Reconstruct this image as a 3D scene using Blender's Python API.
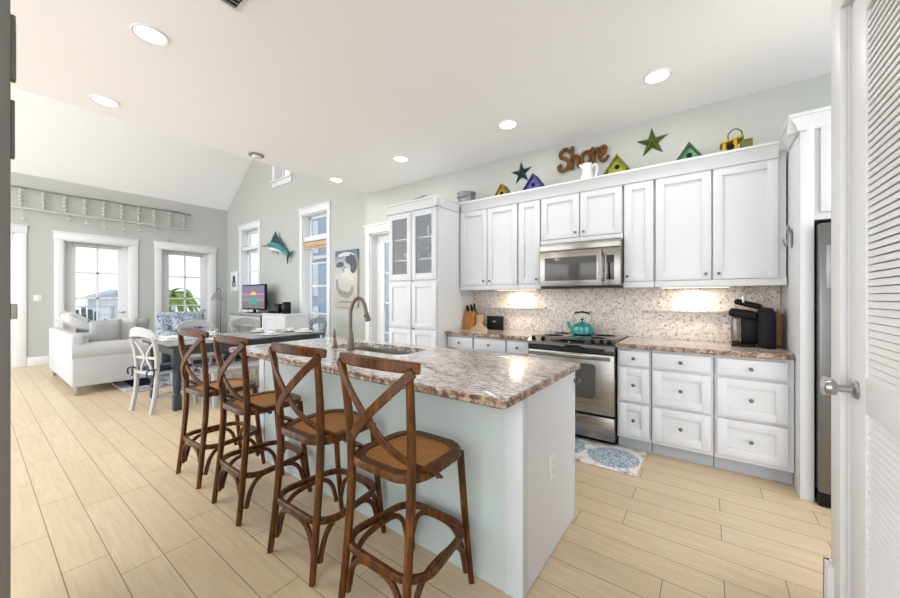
import bpy, bmesh, math, random
from mathutils import Vector, Matrix
random.seed(7)
SC = bpy.context.scene
COL = SC.collection
for o in list(bpy.data.objects): bpy.data.objects.remove(o)
PI = math.pi

# ------------------------------------------------------------------ camera, world, lights, exposure
cam = bpy.data.cameras.new('camera'); co = bpy.data.objects.new('camera', cam); COL.objects.link(co)
co.location = (0, 0, 1.30); co.rotation_euler = (PI/2, 0, math.radians(36.25))
cam.sensor_width = 36; cam.lens = 352/900*36; cam.shift_y = -1/900; cam.clip_start = .02; cam.clip_end = 300
SC.camera = co
SC.view_settings.view_transform = 'Standard'; SC.view_settings.look = 'None'
SC.view_settings.gamma = 1; SC.view_settings.use_curve_mapping = False
SC.view_settings.exposure = 0.38
W = bpy.data.worlds.new('sky'); SC.world = W; W.use_nodes = True
bgn = W.node_tree.nodes['Background']; bgn.inputs[0].default_value = (.93, .965, 1, 1); bgn.inputs[1].default_value = 2.8
CAN_W = 4.5; CAN_COL = (1, .96, .90)

# ------------------------------------------------------------------ materials
def lin(h):
    if isinstance(h, str):
        h = h.lstrip('#'); c = [int(h[i:i+2], 16)/255 for i in (0, 2, 4)]
        return tuple((x/12.92 if x <= .04045 else ((x+.055)/1.055)**2.4) for x in c)
    return tuple(h)
class NT:
    def __init__(s, m): s.m = m; s.t = m.node_tree; s.b = s.t.nodes['Principled BSDF']
    def n(s, typ, **kw):
        nd = s.t.nodes.new(typ)
        for k, v in kw.items():
            if k.startswith('i_'):
                key = k[2:]; nd.inputs[int(key) if key.isdigit() else key].default_value = v
            else: setattr(nd, k, v)
        return nd
    def l(s, a, b): s.t.links.new(a, b)
    def co(s, scale=(1, 1, 1), rot=(0, 0, 0)):
        tc = s.n('ShaderNodeTexCoord'); mp = s.n('ShaderNodeMapping')
        mp.inputs['Scale'].default_value = scale; mp.inputs['Rotation'].default_value = rot
        s.l(tc.outputs['Object'], mp.inputs[0]); return mp.outputs[0]
    def noise(s, vec, scale, detail=4, rough=.55, dist=0):
        nd = s.n('ShaderNodeTexNoise'); nd.inputs['Scale'].default_value = scale; nd.inputs['Detail'].default_value = detail
        nd.inputs['Roughness'].default_value = rough; nd.inputs['Distortion'].default_value = dist
        s.l(vec, nd.inputs['Vector']); return nd.outputs['Fac']
    def ramp(s, fac, stops, const=False):
        r = s.n('ShaderNodeValToRGB'); e = r.color_ramp.elements
        if const: r.color_ramp.interpolation = 'CONSTANT'
        while len(e) < len(stops): e.new(.5)
        for i, (p, c) in enumerate(stops):
            e[i].position = p; c = lin(c); e[i].color = (c[0], c[1], c[2], 1)
        s.l(fac, r.inputs[0]); return r.outputs[0]
    def mix(s, fac, a, b, mode='MIX'):
        m = s.n('ShaderNodeMixRGB', blend_type=mode)
        for inp, v in ((m.inputs[0], fac), (m.inputs[1], a), (m.inputs[2], b)):
            if hasattr(v, 'links'): s.l(v, inp)
            elif isinstance(v, (int, float)): inp.default_value = v
            else: c = lin(v); inp.default_value = (c[0], c[1], c[2], 1)
        return m.outputs[0]
    def math(s, op, a, b=0.0):
        m = s.n('ShaderNodeMath', operation=op)
        for inp, v in ((m.inputs[0], a), (m.inputs[1], b)):
            if hasattr(v, 'links'): s.l(v, inp)
            else: inp.default_value = v
        return m.outputs[0]
    def bump(s, h, strength=.3, dist=.01):
        b = s.n('ShaderNodeBump'); b.inputs['Strength'].default_value = strength; b.inputs['Distance'].default_value = dist
        s.l(h, b.inputs['Height']); s.l(b.outputs[0], s.b.inputs['Normal'])
    def col(s, c): s.l(c, s.b.inputs['Base Color'])
def mat(name, c=(.8, .8, .8), rough=.5, metal=0, spec=.5, emit=None, es=1, coat=0, vary=.04):
    m = bpy.data.materials.new(name); m.use_nodes = True; k = NT(m); c = lin(c)
    k.b.inputs['Base Color'].default_value = (*c, 1); k.b.inputs['Roughness'].default_value = rough
    k.b.inputs['Metallic'].default_value = metal; k.b.inputs['Specular IOR Level'].default_value = spec
    if coat: k.b.inputs['Coat Weight'].default_value = coat; k.b.inputs['Coat Roughness'].default_value = .12
    if emit is not None:
        e = lin(emit); k.b.inputs['Emission Color'].default_value = (*e, 1); k.b.inputs['Emission Strength'].default_value = es
    elif vary:
        f = k.noise(k.co(), 9, 3)
        k.col(k.mix(f, tuple(x*(1-vary) for x in c), tuple(min(1, x*(1+vary)) for x in c)))
    return m
M = {}
M['wall'] = mat('wall_paint', (.485, .50, .47), .85, vary=.015)
M['ceiling'] = mat('ceiling_paint', (.92, .935, .955), .9, vary=.01)
M['vault'] = mat('vault_paint', (.93, .93, .93), .9, vary=.01)
M['trim'] = mat('trim_paint', (.76, .765, .77), .45, vary=.01)
M['cab'] = mat('cabinet_paint', (.675, .69, .715), .4, vary=.01)
M['door'] = mat('door_paint', (.79, .795, .80), .45, vary=.01)
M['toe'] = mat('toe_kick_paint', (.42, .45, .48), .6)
M['island'] = mat('island_panel_paint', (.52, .595, .585), .35, vary=.02)
M['post'] = mat('island_post_paint', (.60, .64, .66), .4, vary=.01)
M['grey'] = mat('grey_door_paint', (.155, .15, .14), .5)
M['chrome'] = mat('satin_nickel', (.42, .41, .40), .28, 1)
M['darkmetal'] = mat('gunmetal', (.16, .15, .14), .3, 1)
M['bronze'] = mat('brushed_bronze_nickel', (.19, .16, .135), .3, 1)
M['black'] = mat('black_plastic', (.006, .006, .006), .42, spec=.18)
M['blackglass'] = mat('black_glass', (.012, .012, .013), .06, coat=.5)
M['ovenglass'] = mat('oven_window_glass', (.085, .085, .08), .12)
M['charcoal'] = mat('charcoal_paint', (.032, .042, .05), .4)
M['tabletop'] = mat('table_top_wood', (.33, .315, .30), .35, coat=.1, vary=.2)
M['chairwhite'] = mat('chair_white_paint', (.45, .45, .435), .5)
M['chairshade'] = mat('chair_shaded', (.20, .20, .205), .5)  # shade on the far end chair is put into this darker colour
M['benchw'] = mat('bench_grey_paint', (.40, .40, .39), .5)
M['white'] = mat('white_glaze', (.82, .82, .82), .2)
M['sofa'] = mat('sofa_cotton', (.47, .475, .485), .95, vary=.03)
M['cushgrey'] = mat('cushion_grey_linen', (.36, .37, .37), .95, vary=.08)
M['cushwhite'] = mat('cushion_white_linen', (.58, .58, .57), .95, vary=.06)
M['navy'] = mat('navy_leather', (.012, .02, .045), .4)
M['darkcloth'] = mat('dark_ties', (.02, .025, .04), .9)
M['teal'] = mat('teal_enamel', (.02, .30, .27), .12, coat=.6)
M['shelfwood'] = mat('pale_wood', (.58, .42, .24), .5, vary=.15)
M['tanwood'] = mat('tan_wood', (.50, .27, .11), .5, vary=.2)
M['shade'] = mat('woven_shade', (.62, .45, .28), .8, vary=.2)
M['lampshade'] = mat('lamp_grey_metal', (.24, .235, .225), .4)
M['spindle'] = mat('spindle_grey', (.47, .46, .43), .8, vary=.15)
M['screen'] = mat('screen_off_white', (.01, .01, .01), .2)
M['silver'] = mat('galvanised_tin', (.36, .37, .39), .35, .9, vary=.2)
M['rope'] = mat('driftwood_grey', (.52, .51, .48), .8, vary=.2)
M['ropedark'] = mat('driftwood_dark', (.24, .23, .21), .8, vary=.3)
M['shell'] = mat('shell_white', (.75, .74, .70), .4)
M['gap'] = mat('shadow_gap_paint', (.25, .26, .27), .8)
M['dark'] = mat('dark_interior', (.012, .012, .012), .9, spec=.1)
def emis(name, c, s): return mat(name, (.02, .02, .02), .5, spec=.2, emit=c, es=s)
M['lens'] = emis('lamp_lens', (1, .97, .92), 6); M['strip_lens'] = emis('strip_lens', (1, .86, .66), 2.0)

def glassm(name, tint=(1, 1, 1), refl=.08, rough=.02, alpha=.0):
    m = bpy.data.materials.new(name); m.use_nodes = True; t = m.node_tree
    for n in list(t.nodes): t.nodes.remove(n)
    o = t.nodes.new('ShaderNodeOutputMaterial'); mx = t.nodes.new('ShaderNodeMixShader')
    tr = t.nodes.new('ShaderNodeBsdfTransparent'); gl = t.nodes.new('ShaderNodeBsdfGlossy')
    tr.inputs[0].default_value = (*tint, 1); gl.inputs['Roughness'].default_value = rough
    mx.inputs[0].default_value = refl
    t.links.new(tr.outputs[0], mx.inputs[1]); t.links.new(gl.outputs[0], mx.inputs[2]); t.links.new(mx.outputs[0], o.inputs[0])
    return m
M['glass'] = glassm('window_glass', (.60, .62, .64), .05)
M['cabglass'] = glassm('cabinet_glass', (.86, .87, .88), .06, .05)
M['goblet'] = glassm('blue_glass', (.08, .16, .32), .2)
M['clearglass'] = glassm('clear_glass', (.8, .84, .85), .15)
M['reservoir'] = glassm('smoky_plastic', (.55, .5, .45), .12)

def build_floor_mat():
    m = mat('wood_look_tile', (.6, .5, .38), .35, vary=0); k = NT(m)
    tc = k.n('ShaderNodeTexCoord'); sep = k.n('ShaderNodeSeparateXYZ'); k.l(tc.outputs['Object'], sep.inputs[0])
    y = k.math('DIVIDE', k.math('SUBTRACT', sep.outputs[1], .0915), .1635)
    row = k.math('FLOOR', y); fy = k.math('FRACT', y)
    wn = k.n('ShaderNodeTexWhiteNoise', noise_dimensions='1D'); k.l(row, wn.inputs['W'])
    off = k.math('MULTIPLY', k.math('FLOOR', k.math('MULTIPLY', wn.outputs['Value'], 4.0)), .25)
    x = k.math('ADD', k.math('DIVIDE', k.math('ADD', sep.outputs[0], 2.455), .914), off)
    cell = k.math('FLOOR', x); fx = k.math('FRACT', x)
    ey = k.math('MULTIPLY', k.math('MINIMUM', fy, k.math('SUBTRACT', 1.0, fy)), .1635)
    ex = k.math('MULTIPLY', k.math('MINIMUM', fx, k.math('SUBTRACT', 1.0, fx)), .914)
    grout = k.math('LESS_THAN', k.math('MINIMUM', ex, ey), .0019)
    cw = k.n('ShaderNodeTexWhiteNoise', noise_dimensions='2D'); cx = k.n('ShaderNodeCombineXYZ')
    k.l(row, cx.inputs[0]); k.l(cell, cx.inputs[1]); k.l(cx.outputs[0], cw.inputs['Vector'])
    grain = k.noise(k.co((1.6, 22, 1)), 2.2, 6, .6, .6)
    base = k.ramp(grain, [(.3, '#c9af8e'), (.55, '#d4be9f'), (.8, '#dcc9ae')])
    base = k.mix(k.math('MULTIPLY', cw.outputs['Value'], .30), base, '#c4ab8a')
    k.col(k.mix(grout, base, '#7d6a54'))
    k.l(k.math('ADD', k.math('MULTIPLY', grain, .15), .27), k.b.inputs['Roughness'])
    k.bump(k.math('SUBTRACT', k.math('MULTIPLY', grain, .1), grout), .35, .004)
    return m
M['floor'] = build_floor_mat()

def build_granite():
    m = mat('granite', (.6, .5, .4), .12, vary=0, coat=.3); k = NT(m)
    v = k.co((1, 1, 1)); v2 = k.co((1.0, 2.2, 1), (0, 0, .5))
    big = k.noise(v2, 3.2, 6, .6, 1.2)
    base = k.ramp(big, [(.28, '#8c7768'), (.40, '#c9bbae'), (.52, '#ded6cf'), (.62, '#cdc0b6'), (.76, '#a18c7d')])
    vo = k.n('ShaderNodeTexVoronoi'); vo.inputs['Scale'].default_value = 75; k.l(v, vo.inputs['Vector'])
    sp = k.ramp(vo.outputs['Color'], [(.0, '#40363a'), (.14, '#82726c'), (.28, '#d2c7be'), (.75, '#e6dfd8'), (.93, '#a08a7c')])
    base = k.mix(.45, base, sp)
    vein = k.noise(v2, 4.2, 9, .62, 2.2)
    vv = k.math('ABSOLUTE', k.math('SUBTRACT', vein, .5))
    vm = k.ramp(vv, [(.0, (1, 1, 1)), (.018, (.85, .85, .85)), (.05, (0, 0, 0))])
    base = k.mix(k.math('MULTIPLY', vm, .72), base, '#4a4247')
    v3 = k.noise(v, 22, 6, .7, .5)
    base = k.mix(k.ramp(v3, [(.58, (0, 0, 0)), (.72, (.75, .75, .75))]), base, '#6b5040')
    # polished edge is left rougher and browner on vertical faces
    k.col(base); k.l(k.math('ADD', k.math('MULTIPLY', v3, .1), .08), k.b.inputs['Roughness'])
    return m
M['granite'] = build_granite()
def build_granite_edge():
    m = mat('granite_edge', (.4, .3, .2), .25, vary=0); k = NT(m); v = k.co()
    n1 = k.noise(v, 26, 6, .7, .6)
    c = k.ramp(n1, [(.3, '#2a1d17'), (.45, '#6f5542'), (.55, '#a88f78'), (.68, '#d2c3b2')])
    k.col(c); k.bump(k.noise(v, 60, 3), .5, .006); return m
M['granite_edge'] = build_granite_edge()

def build_pebble():
    m = mat('pebble_mosaic', (.6, .5, .4), .35, vary=0); k = NT(m); v = k.co((1, 1, 1))
    vo = k.n('ShaderNodeTexVoronoi'); vo.inputs['Scale'].default_value = 46; k.l(v, vo.inputs['Vector'])
    ve = k.n('ShaderNodeTexVoronoi', feature='DISTANCE_TO_EDGE'); ve.inputs['Scale'].default_value = 46; k.l(v, ve.inputs['Vector'])
    c = k.ramp(vo.outputs['Color'], [(.0, '#8f8078'), (.2, '#bdb0a6'), (.38, '#d3c8c0'), (.6, '#e0d9d3'), (.8, '#b9a797'), (.92, '#a68d7d')])
    g = k.ramp(ve.outputs['Distance'], [(.03, (1, 1, 1)), (.10, (0, 0, 0))])
    k.col(k.mix(g, c, '#ece5dc')); k.bump(ve.outputs['Distance'], .4, .006); return m
M['pebble'] = build_pebble()

def build_wood(name, a, b, c, rough=.38, sc=(14, 14, 2)):
    m = mat(name, (.2, .1, .05), rough, vary=0, spec=.28); k = NT(m)
    g = k.noise(k.co(sc), 3, 6, .65, .8)
    k.col(k.ramp(g, [(.3, a), (.5, b), (.72, c)])); k.bump(g, .12, .003); return m
M['stool'] = build_wood('stool_walnut', '#2a1707', '#54300f', '#7f4b18')
M['knife'] = build_wood('knife_block_wood', '#8a5a2c', '#ac7a42', '#c79a63')
M['shore'] = build_wood('distressed_letters', '#2b1808', '#6a4214', '#7c5c18', .6, (30, 30, 30))
def build_rattan(name='rattan_cane'):
    m = mat(name, (.4, .2, .08), .55, vary=0); k = NT(m); v = k.co()
    ck = k.n('ShaderNodeTexChecker'); ck.inputs['Scale'].default_value = 150; k.l(v, ck.inputs[0])
    n = k.noise(v, 90, 3)
    c = k.mix(ck.outputs['Fac'], '#a0672b', '#cb904a'); k.col(k.mix(k.ramp(n, [(.35, (0, 0, 0)), (.7, (.6, .6, .6))]), c, '#7d4a1c'))
    k.bump(ck.outputs['Fac'], .6, .003); return m
M['rattan'] = build_rattan()
def build_steel(name, c, rough, sc):
    m = mat(name, c, rough, 1, vary=0); k = NT(m); n = k.noise(k.co(sc), 6, 4)
    k.col(k.mix(n, tuple(x*.86 for x in c), tuple(min(1, x*1.1) for x in c)))
    k.l(k.math('ADD', k.math('MULTIPLY', n, .12), rough-.06), k.b.inputs['Roughness']); return m
M['steel'] = build_steel('stainless_steel', (.36, .34, .315), .28, (1, 1, 60))
M['steeldark'] = build_steel('fridge_steel', (.20, .20, .197), .32, (60, 60, 1))
M['sinksteel'] = build_steel('sink_steel', (.42, .40, .37), .3, (20, 20, 20))
def build_pattern(name, a, b, c, scale, thr=.5):
    m = mat(name, (.5, .5, .5), .9, vary=0); k = NT(m)
    n = k.noise(k.co(), scale, 4, .6, 2.2); k.col(k.ramp(n, [(thr-.08, a), (thr-.01, b), (thr+.05, c), (thr+.2, b)], False)); return m
M['bluepattern'] = build_pattern('indigo_floral_fabric', '#3a4868', '#8592aa', '#d5dae1', 9, .46)
M['rug'] = build_pattern('blue_grey_rug', '#5a6274', '#a9aeb8', '#c9ccd2', 3.2, .46)
M['rugnavy'] = build_pattern('navy_rug_border', '#101a3a', '#1e2a52', '#2c3a66', 8)
M['star_teal'] = mat('star_teal_metal', (.018, .055, .058), .35, .5, vary=.35)
M['star_green'] = mat('star_green_metal', (.085, .12, .018), .35, .4, vary=.35)
M['bh_yellow'] = mat('birdhouse_yellow', (.42, .30, .012), .6, vary=.2)
M['bh_ydark'] = mat('birdhouse_mustard', (.15, .10, .01), .6, vary=.2)
M['bh_blue'] = mat('birdhouse_blue', (.055, .06, .30), .6, vary=.2)
M['bh_bluedark'] = mat('birdhouse_navy', (.010, .012, .085), .6, vary=.2)
M['bh_lime'] = mat('birdhouse_lime', (.28, .28, .012), .6, vary=.2)
M['bh_limedark'] = mat('birdhouse_olive', (.12, .12, .01), .6, vary=.2)
M['bh_green'] = mat('birdhouse_green', (.09, .26, .10), .6, vary=.2)
M['bh_greendark'] = mat('birdhouse_dark_green', (.018, .06, .02), .6, vary=.2)
M['marlinteal'] = mat('marlin_teal', (.02, .20, .20), .2, coat=.5, vary=.3)
M['marlindark'] = mat('marlin_dark_fin', (.012, .055, .075), .3, vary=.3)
M['marlinwhite'] = mat('marlin_belly', (.75, .78, .80), .25)
M['bluehouse'] = mat('blue_siding', (.36, .43, .50), .7, vary=.05)
M['palehouse'] = mat('pale_siding', (.68, .72, .76), .7)
M['deck'] = mat('weathered_deck', (.45, .45, .44), .8)
M['sand'] = mat('sand_ground', (.75, .73, .70), .9)
M['sea'] = build_pattern('sea_water', '#5d6f8c', '#8c9bb2', '#c6ced9', .5)
M['leaf'] = mat('palm_leaf', (.24, .36, .025), .5, vary=.5)
M['adir'] = mat('deck_chair_grey', (.20, .22, .24), .7)
M['roofgrey'] = mat('roof_grey', (.42, .45, .50), .8)
def matmat():
    m = mat('kitchen_mat_fabric', (.7, .7, .7), .95, vary=0); k = NT(m); v = k.co((1, 1, 0))
    # two blue medallions on a pale speckled ground
    def disc(cx, cy, r):
        s = k.n('ShaderNodeVectorMath', operation='DISTANCE'); k.l(v, s.inputs[0]); s.inputs[1].default_value = (cx, cy, 0)
        return k.math('LESS_THAN', s.outputs['Value'], r)
    d = k.math('MAXIMUM', k.math('MAXIMUM', disc(-.02, -.02, .19), disc(-.44, 0, .19)), disc(-.86, -.02, .19))
    vo = k.n('ShaderNodeTexVoronoi'); vo.inputs['Scale'].default_value = 90; k.l(v, vo.inputs['Vector'])
    bl = k.ramp(vo.outputs['Color'], [(.25, '#6f8796'), (.5, '#98a9b3'), (.8, '#c6cccf')])
    n = k.noise(v, 11, 3); sp = k.ramp(vo.outputs['Color'], [(.3, '#7a7480'), (.6, '#c9c3c4'), (.8, '#ddd8d6')])
    wh = k.mix(k.ramp(n, [(.5, (0, 0, 0)), (.62, (1, 1, 1))]), '#dcd6d2', sp)
    k.col(k.mix(d, wh, bl)); return m
M['mat'] = matmat()

# ------------------------------------------------------------------ mesh builder
def smooth_n(path, n):
    P = [Vector(p) for p in path]; out = []
    for i in range(len(P)-1):
        a, b, c, d = P[max(i-1, 0)], P[i], P[i+1], P[min(i+2, len(P)-1)]
        for k in range(n):
            t = k/n
            out.append(.5*((2*b)+(c-a)*t+(2*a-5*b+4*c-d)*t*t+(3*b-a-3*c+d)*t**3))
    out.append(P[-1]); return out
class MB:
    def __init__(s): s.bm = bmesh.new(); s.mi = 0; s.X = Matrix.Identity(4)
    def v(s, p): return s.bm.verts.new(s.X @ Vector(p))
    def f(s, vs):
        try: fc = s.bm.faces.new(vs); fc.material_index = s.mi; fc.smooth = True; return fc
        except ValueError: return None
    def take(s, tmp, mx=None):
        mp = {}
        for v in tmp.verts: mp[v] = s.bm.verts.new(s.X @ (mx @ v.co if mx else v.co))
        for fc in tmp.faces: s.f([mp[v] for v in fc.verts])
        tmp.free()
    def box(s, x0, x1, y0, y1, z0, z1, bev=0, seg=2, mx=None):
        t = bmesh.new(); vs = [t.verts.new((x, y, z)) for x in (x0, x1) for y in (y0, y1) for z in (z0, z1)]
        for q in ((0, 1, 3, 2), (4, 6, 7, 5), (0, 4, 5, 1), (2, 3, 7, 6), (0, 2, 6, 4), (1, 5, 7, 3)): t.faces.new([vs[i] for i in q])
        bmesh.ops.recalc_face_normals(t, faces=t.faces)
        if bev: bmesh.ops.bevel(t, geom=list(t.edges), offset=bev, segments=seg, affect='EDGES', profile=.5)
        s.take(t, mx)
    def sweep(s, path, rad, seg=10, closed=False, flat=None, up=None, cap=True):
        """rad: number / list / function(t); flat=(a,b): half sizes along side and up axes (rectangular, rounded)"""
        P = [Vector(p) for p in path]; n = len(P); rings = []
        T = []
        for i in range(n):
            if closed: d = P[(i+1) % n]-P[i-1]
            else: d = P[min(i+1, n-1)]-P[max(i-1, 0)]
            T.append(d.normalized())
        if up is None:
            u = Vector((0, 0, 1)) if abs(T[0].z) < .9 else Vector((1, 0, 0))
            u = (u-T[0]*u.dot(T[0])).normalized()
        for i in range(n):
            if up is not None:
                u = Vector(up); u = (u-T[i]*u.dot(T[i])).normalized()
            else: u = (u-T[i]*u.dot(T[i])).normalized()
            w = T[i].cross(u)
            t = i/(n-1) if n > 1 else 0
            if flat:
                sc = rad(t) if callable(rad) else 1; a, b = flat[0]*sc, flat[1]*sc; c = min(a, b)*.45
                pts = [(a, b-c), (a-c, b), (-a+c, b), (-a, b-c), (-a, -b+c), (-a+c, -b), (a-c, -b), (a, -b+c)]
            else:
                r = rad(t) if callable(rad) else (rad[i] if isinstance(rad, (list, tuple)) else rad)
                pts = [(r*math.cos(2*PI*k/seg), r*math.sin(2*PI*k/seg)) for k in range(seg)]
            rings.append([s.v(P[i]+w*p[0]+u*p[1]) for p in pts])
        m = len(rings[0])
        for i in range(n if closed else n-1):
            A, B = rings[i], rings[(i+1) % n]
            for k in range(m): s.f([A[k], A[(k+1) % m], B[(k+1) % m], B[k]])
        if cap and not closed: s.f(rings[0][::-1]); s.f(rings[-1])
    def cyl(s, a, b, r0, r1=None, seg=16): s.sweep([a, b], [r0, r0 if r1 is None else r1], seg)
    def lathe(s, prof, c=(0, 0, 0), axis='z', seg=24, cap=True):
        rings = []
        for r, h in prof:
            ring = []
            for k in range(seg):
                a = 2*PI*k/seg; x, y = r*math.cos(a), r*math.sin(a)
                p = {'z': (x, y, h), 'y': (x, h, -y), '-y': (x, -h, y), 'x': (h, x, y), '-x': (-h, x, -y)}[axis]
                ring.append(s.v(Vector(c)+Vector(p)))
            rings.append(ring)
        for A, B in zip(rings, rings[1:]):
            for k in range(seg): s.f([A[k], A[(k+1) % seg], B[(k+1) % seg], B[k]])
        if cap: s.f(rings[0][::-1]); s.f(rings[-1])
    def prism(s, pts, d0, d1, plane='xz'):
        def P(u, v, d): return {'xz': (u, d, v), 'yz': (d, u, v), 'xy': (u, v, d)}[plane]
        A = [s.v(P(u, v, d0)) for u, v in pts]; B = [s.v(P(u, v, d1)) for u, v in pts]; n = len(pts)
        s.f(A); s.f(B[::-1])
        for k in range(n): s.f([A[k], B[k], B[(k+1) % n], A[(k+1) % n]])
    def ell(s, c, r, seg=16, ring=10):
        rs = []
        for i in range(1, ring):
            a = PI*i/ring
            rs.append([s.v((c[0]+r[0]*math.sin(a)*math.cos(2*PI*k/seg), c[1]+r[1]*math.sin(a)*math.sin(2*PI*k/seg), c[2]-r[2]*math.cos(a))) for k in range(seg)])
        b, t = s.v((c[0], c[1], c[2]-r[2])), s.v((c[0], c[1], c[2]+r[2]))
        for A, B in zip(rs, rs[1:]):
            for k in range(seg): s.f([A[k], A[(k+1) % seg], B[(k+1) % seg], B[k]])
        for k in range(seg): s.f([b, rs[0][(k+1) % seg], rs[0][k]]); s.f([t, rs[-1][k], rs[-1][(k+1) % seg]])
    def pillow(s, w, h, d, mx):
        """soft square pillow centred at the origin, in local xz plane, depth y"""
        t = bmesh.new(); n = 10; F = []
        for sd in (-1, 1):
            G = []
            for i in range(n+1):
                row = []
                for j in range(n+1):
                    u, v = i/n*2-1, j/n*2-1
                    pin = 1-.07*(1-abs(v)**2)*abs(u)**3
                    pin2 = 1-.07*(1-abs(u)**2)*abs(v)**3
                    th = max(0, (1-u**4)*(1-v**4))**.5
                    row.append(t.verts.new((u*w/2*pin, sd*d/2*th, v*h/2*pin2)))
                G.append(row)
            for i in range(n):
                for j in range(n): t.faces.new([G[i][j], G[i+1][j], G[i+1][j+1], G[i][j+1]])
        bmesh.ops.remove_doubles(t, verts=t.verts, dist=1e-5); bmesh.ops.recalc_face_normals(t, faces=t.faces)
        s.take(t, mx)
    def build(s, name, m, parent=None, loc=None, sharp=35, recalc=True):
        if recalc: bmesh.ops.recalc_face_normals(s.bm, faces=s.bm.faces)
        me = bpy.data.meshes.new(name); s.bm.to_mesh(me); s.bm.free()
        for x in (m if isinstance(m, (list, tuple)) else [m]): me.materials.append(M[x] if isinstance(x, str) else x)
        me.set_sharp_from_angle(angle=math.radians(sharp))
        o = bpy.data.objects.new(name, me); COL.objects.link(o)
        if parent is not None: o.parent = parent
        if loc: o.location = loc
        return o
def bx(name, m, parent, *a, **k):
    b = MB(); b.box(*a, **k); return b.build(name, m, parent)
def tag(o, label, cat, group=None, kind=None):
    o['label'] = label; o['category'] = cat
    if group: o['group'] = group
    if kind: o['kind'] = kind
    return o
def thing(name, label, cat, loc=(0, 0, 0), rz=0, group=None):
    o = bpy.data.objects.new(name, None); COL.objects.link(o); o.location = loc; o.rotation_euler = (0, 0, rz)
    o.empty_display_size = .1
    return tag(o, label, cat, group)
def struct(o, label=None, cat=None):
    o['kind'] = 'structure'
    if label: o['label'] = label; o['category'] = cat or 'structure'
    return o
def dup(root, loc, rz=None, label=None):
    def cp(o, par):
        c = o.copy(); COL.objects.link(c)
        if par is not None: c.parent = par
        for ch in o.children: cp(ch, c)
        return c
    r = cp(root, None); r.location = loc
    if rz is not None: r.rotation_euler = (0, 0, rz)
    if label: r['label'] = label
    return r

# ------------------------------------------------------------------ room shell
XF, YK, YL, XE = -10.45, 3.91, 4.10, -4.60     # far wall, kitchen wall, living wall, flat ceiling edge
ZC, ZE, TW = 3.03, 3.65, .22
XR, ZR = -7.62, 5.75                           # ridge
def wall_holes(b, u0, u1, z0, z1, holes, put):
    us = sorted({u0, u1, *[h[0] for h in holes], *[h[1] for h in holes]})
    for a, c in zip(us, us[1:]):
        m = (a+c)/2; z = z0
        for h in sorted([h for h in holes if h[0] < m < h[1]], key=lambda h: h[2]):
            if h[2] > z: put(b, a, c, z, h[2])
            z = h[3]
        if z < z1: put(b, a, c, z, z1)
b = MB(); b.box(-10.7, 2.4, -2.6, 4.4, -.12, 0); struct(b.build('floor', 'floor'), 'pale wood look plank tile floor', 'floor')
b = MB(); b.box(XE, 2.4, -2.6, YK+.2, ZC, ZC+.12); struct(b.build('ceiling', 'ceiling'), 'flat white kitchen ceiling with recessed lights', 'ceiling')
b = MB()
b.prism([(XF-.2, ZE-.14), (XF, ZE), (XR, ZR), (XR, ZR+.15), (XF-.2, ZE+.02)], -1.4, YL, 'xz')
b.prism([(XR, ZR), (XE, ZE-.15), (XE, ZE+.02), (XR, ZR+.15)], -1.4, YL, 'xz')
b.box(XE, XE+.12, -1.4, YL, ZC+.12, ZE)
struct(b.build('ceiling_vault', 'vault'), 'white sloped vaulted ceiling over the living room', 'ceiling')
# kitchen wall (door opening beside the pantry)
b = MB(); pk = lambda b, a, c, z0, z1: b.box(a, c, YK, YK+TW, z0, z1)
wall_holes(b, XE, 2.4, 0, ZC, [(-4.50, -3.62, 0, 2.355)], pk); struct(b.build('wall_back', 'wall'), 'sage grey kitchen wall above the white cabinets', 'wall')
# living room gable wall
HL = [(-9.60, -8.70, .95, 3.01), (-6.80, -5.95, .42, 3.015), (-7.92, -7.32, 3.95, 5.0)]
b = MB(); pl = lambda b, a, c, z0, z1: b.box(a, c, YL, YL+TW, z0, z1)
wall_holes(b, XF, XE, 0, ZE, HL[:2], pl)
xs = [XF, -7.92, -7.32, XE]
gz = lambda x: ZE+(ZR-ZE)*(x-XF)/(XR-XF) if x < XR else ZR+(ZE-.15-ZR)*(x-XR)/(XE-XR)
b.prism([(XF, ZE), (-7.92, ZE), (-7.92, gz(-7.92))], YL, YL+TW)
b.prism([(-7.92, ZE), (-7.32, ZE), (-7.32, 3.95), (-7.92, 3.95)], YL, YL+TW)
b.prism([(-7.92, 5.0), (-7.32, 5.0), (-7.32, gz(-7.32)), (XR, ZR), (-7.92, gz(-7.92))], YL, YL+TW)
b.prism([(-7.32, ZE), (XE, ZE), (XE, gz(XE)), (-7.32, gz(-7.32))], YL, YL+TW)
struct(b.build('wall_gable', 'wall'), 'sage grey gable wall with the tall windows', 'wall')
# far wall
HF = [(-1.2, .50, 0, 2.52), (1.11, 2.13, 0, 2.47), (2.68, 3.70, 0, 2.47)]
b = MB(); pf = lambda b, a, c, z0, z1: b.box(XF-TW, XF, a, c, z0, z1)
wall_holes(b, -1.4, YL+TW, 0, ZE, HF, pf); struct(b.build('wall_far', 'wall'), 'sage grey far wall with the glazed doors', 'wall')
# right wall stub with the louvered door recess
b = MB()
b.box(.50, .62, -1.2, 2.158, 0, ZC); b.box(.44, .50, 2.032, 2.158, 0, ZC); b.box(.44, .50, -1.2, 1.19, 0, ZC); b.box(.44, .50, 1.19, 2.032, 2.44, ZC)
struct(b.build('wall_right', 'trim'), 'white wall end beside the louvered door', 'wall')

b = MB(); b.box(.44, 2.4, -1.35, -1.2, 0, ZC); struct(b.build('wall_light_block', 'wall'), 'unseen sage grey wall added to hold back light into the kitchen', 'wall')  # out of view, added to cut light reaching the kitchen from behind
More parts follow.
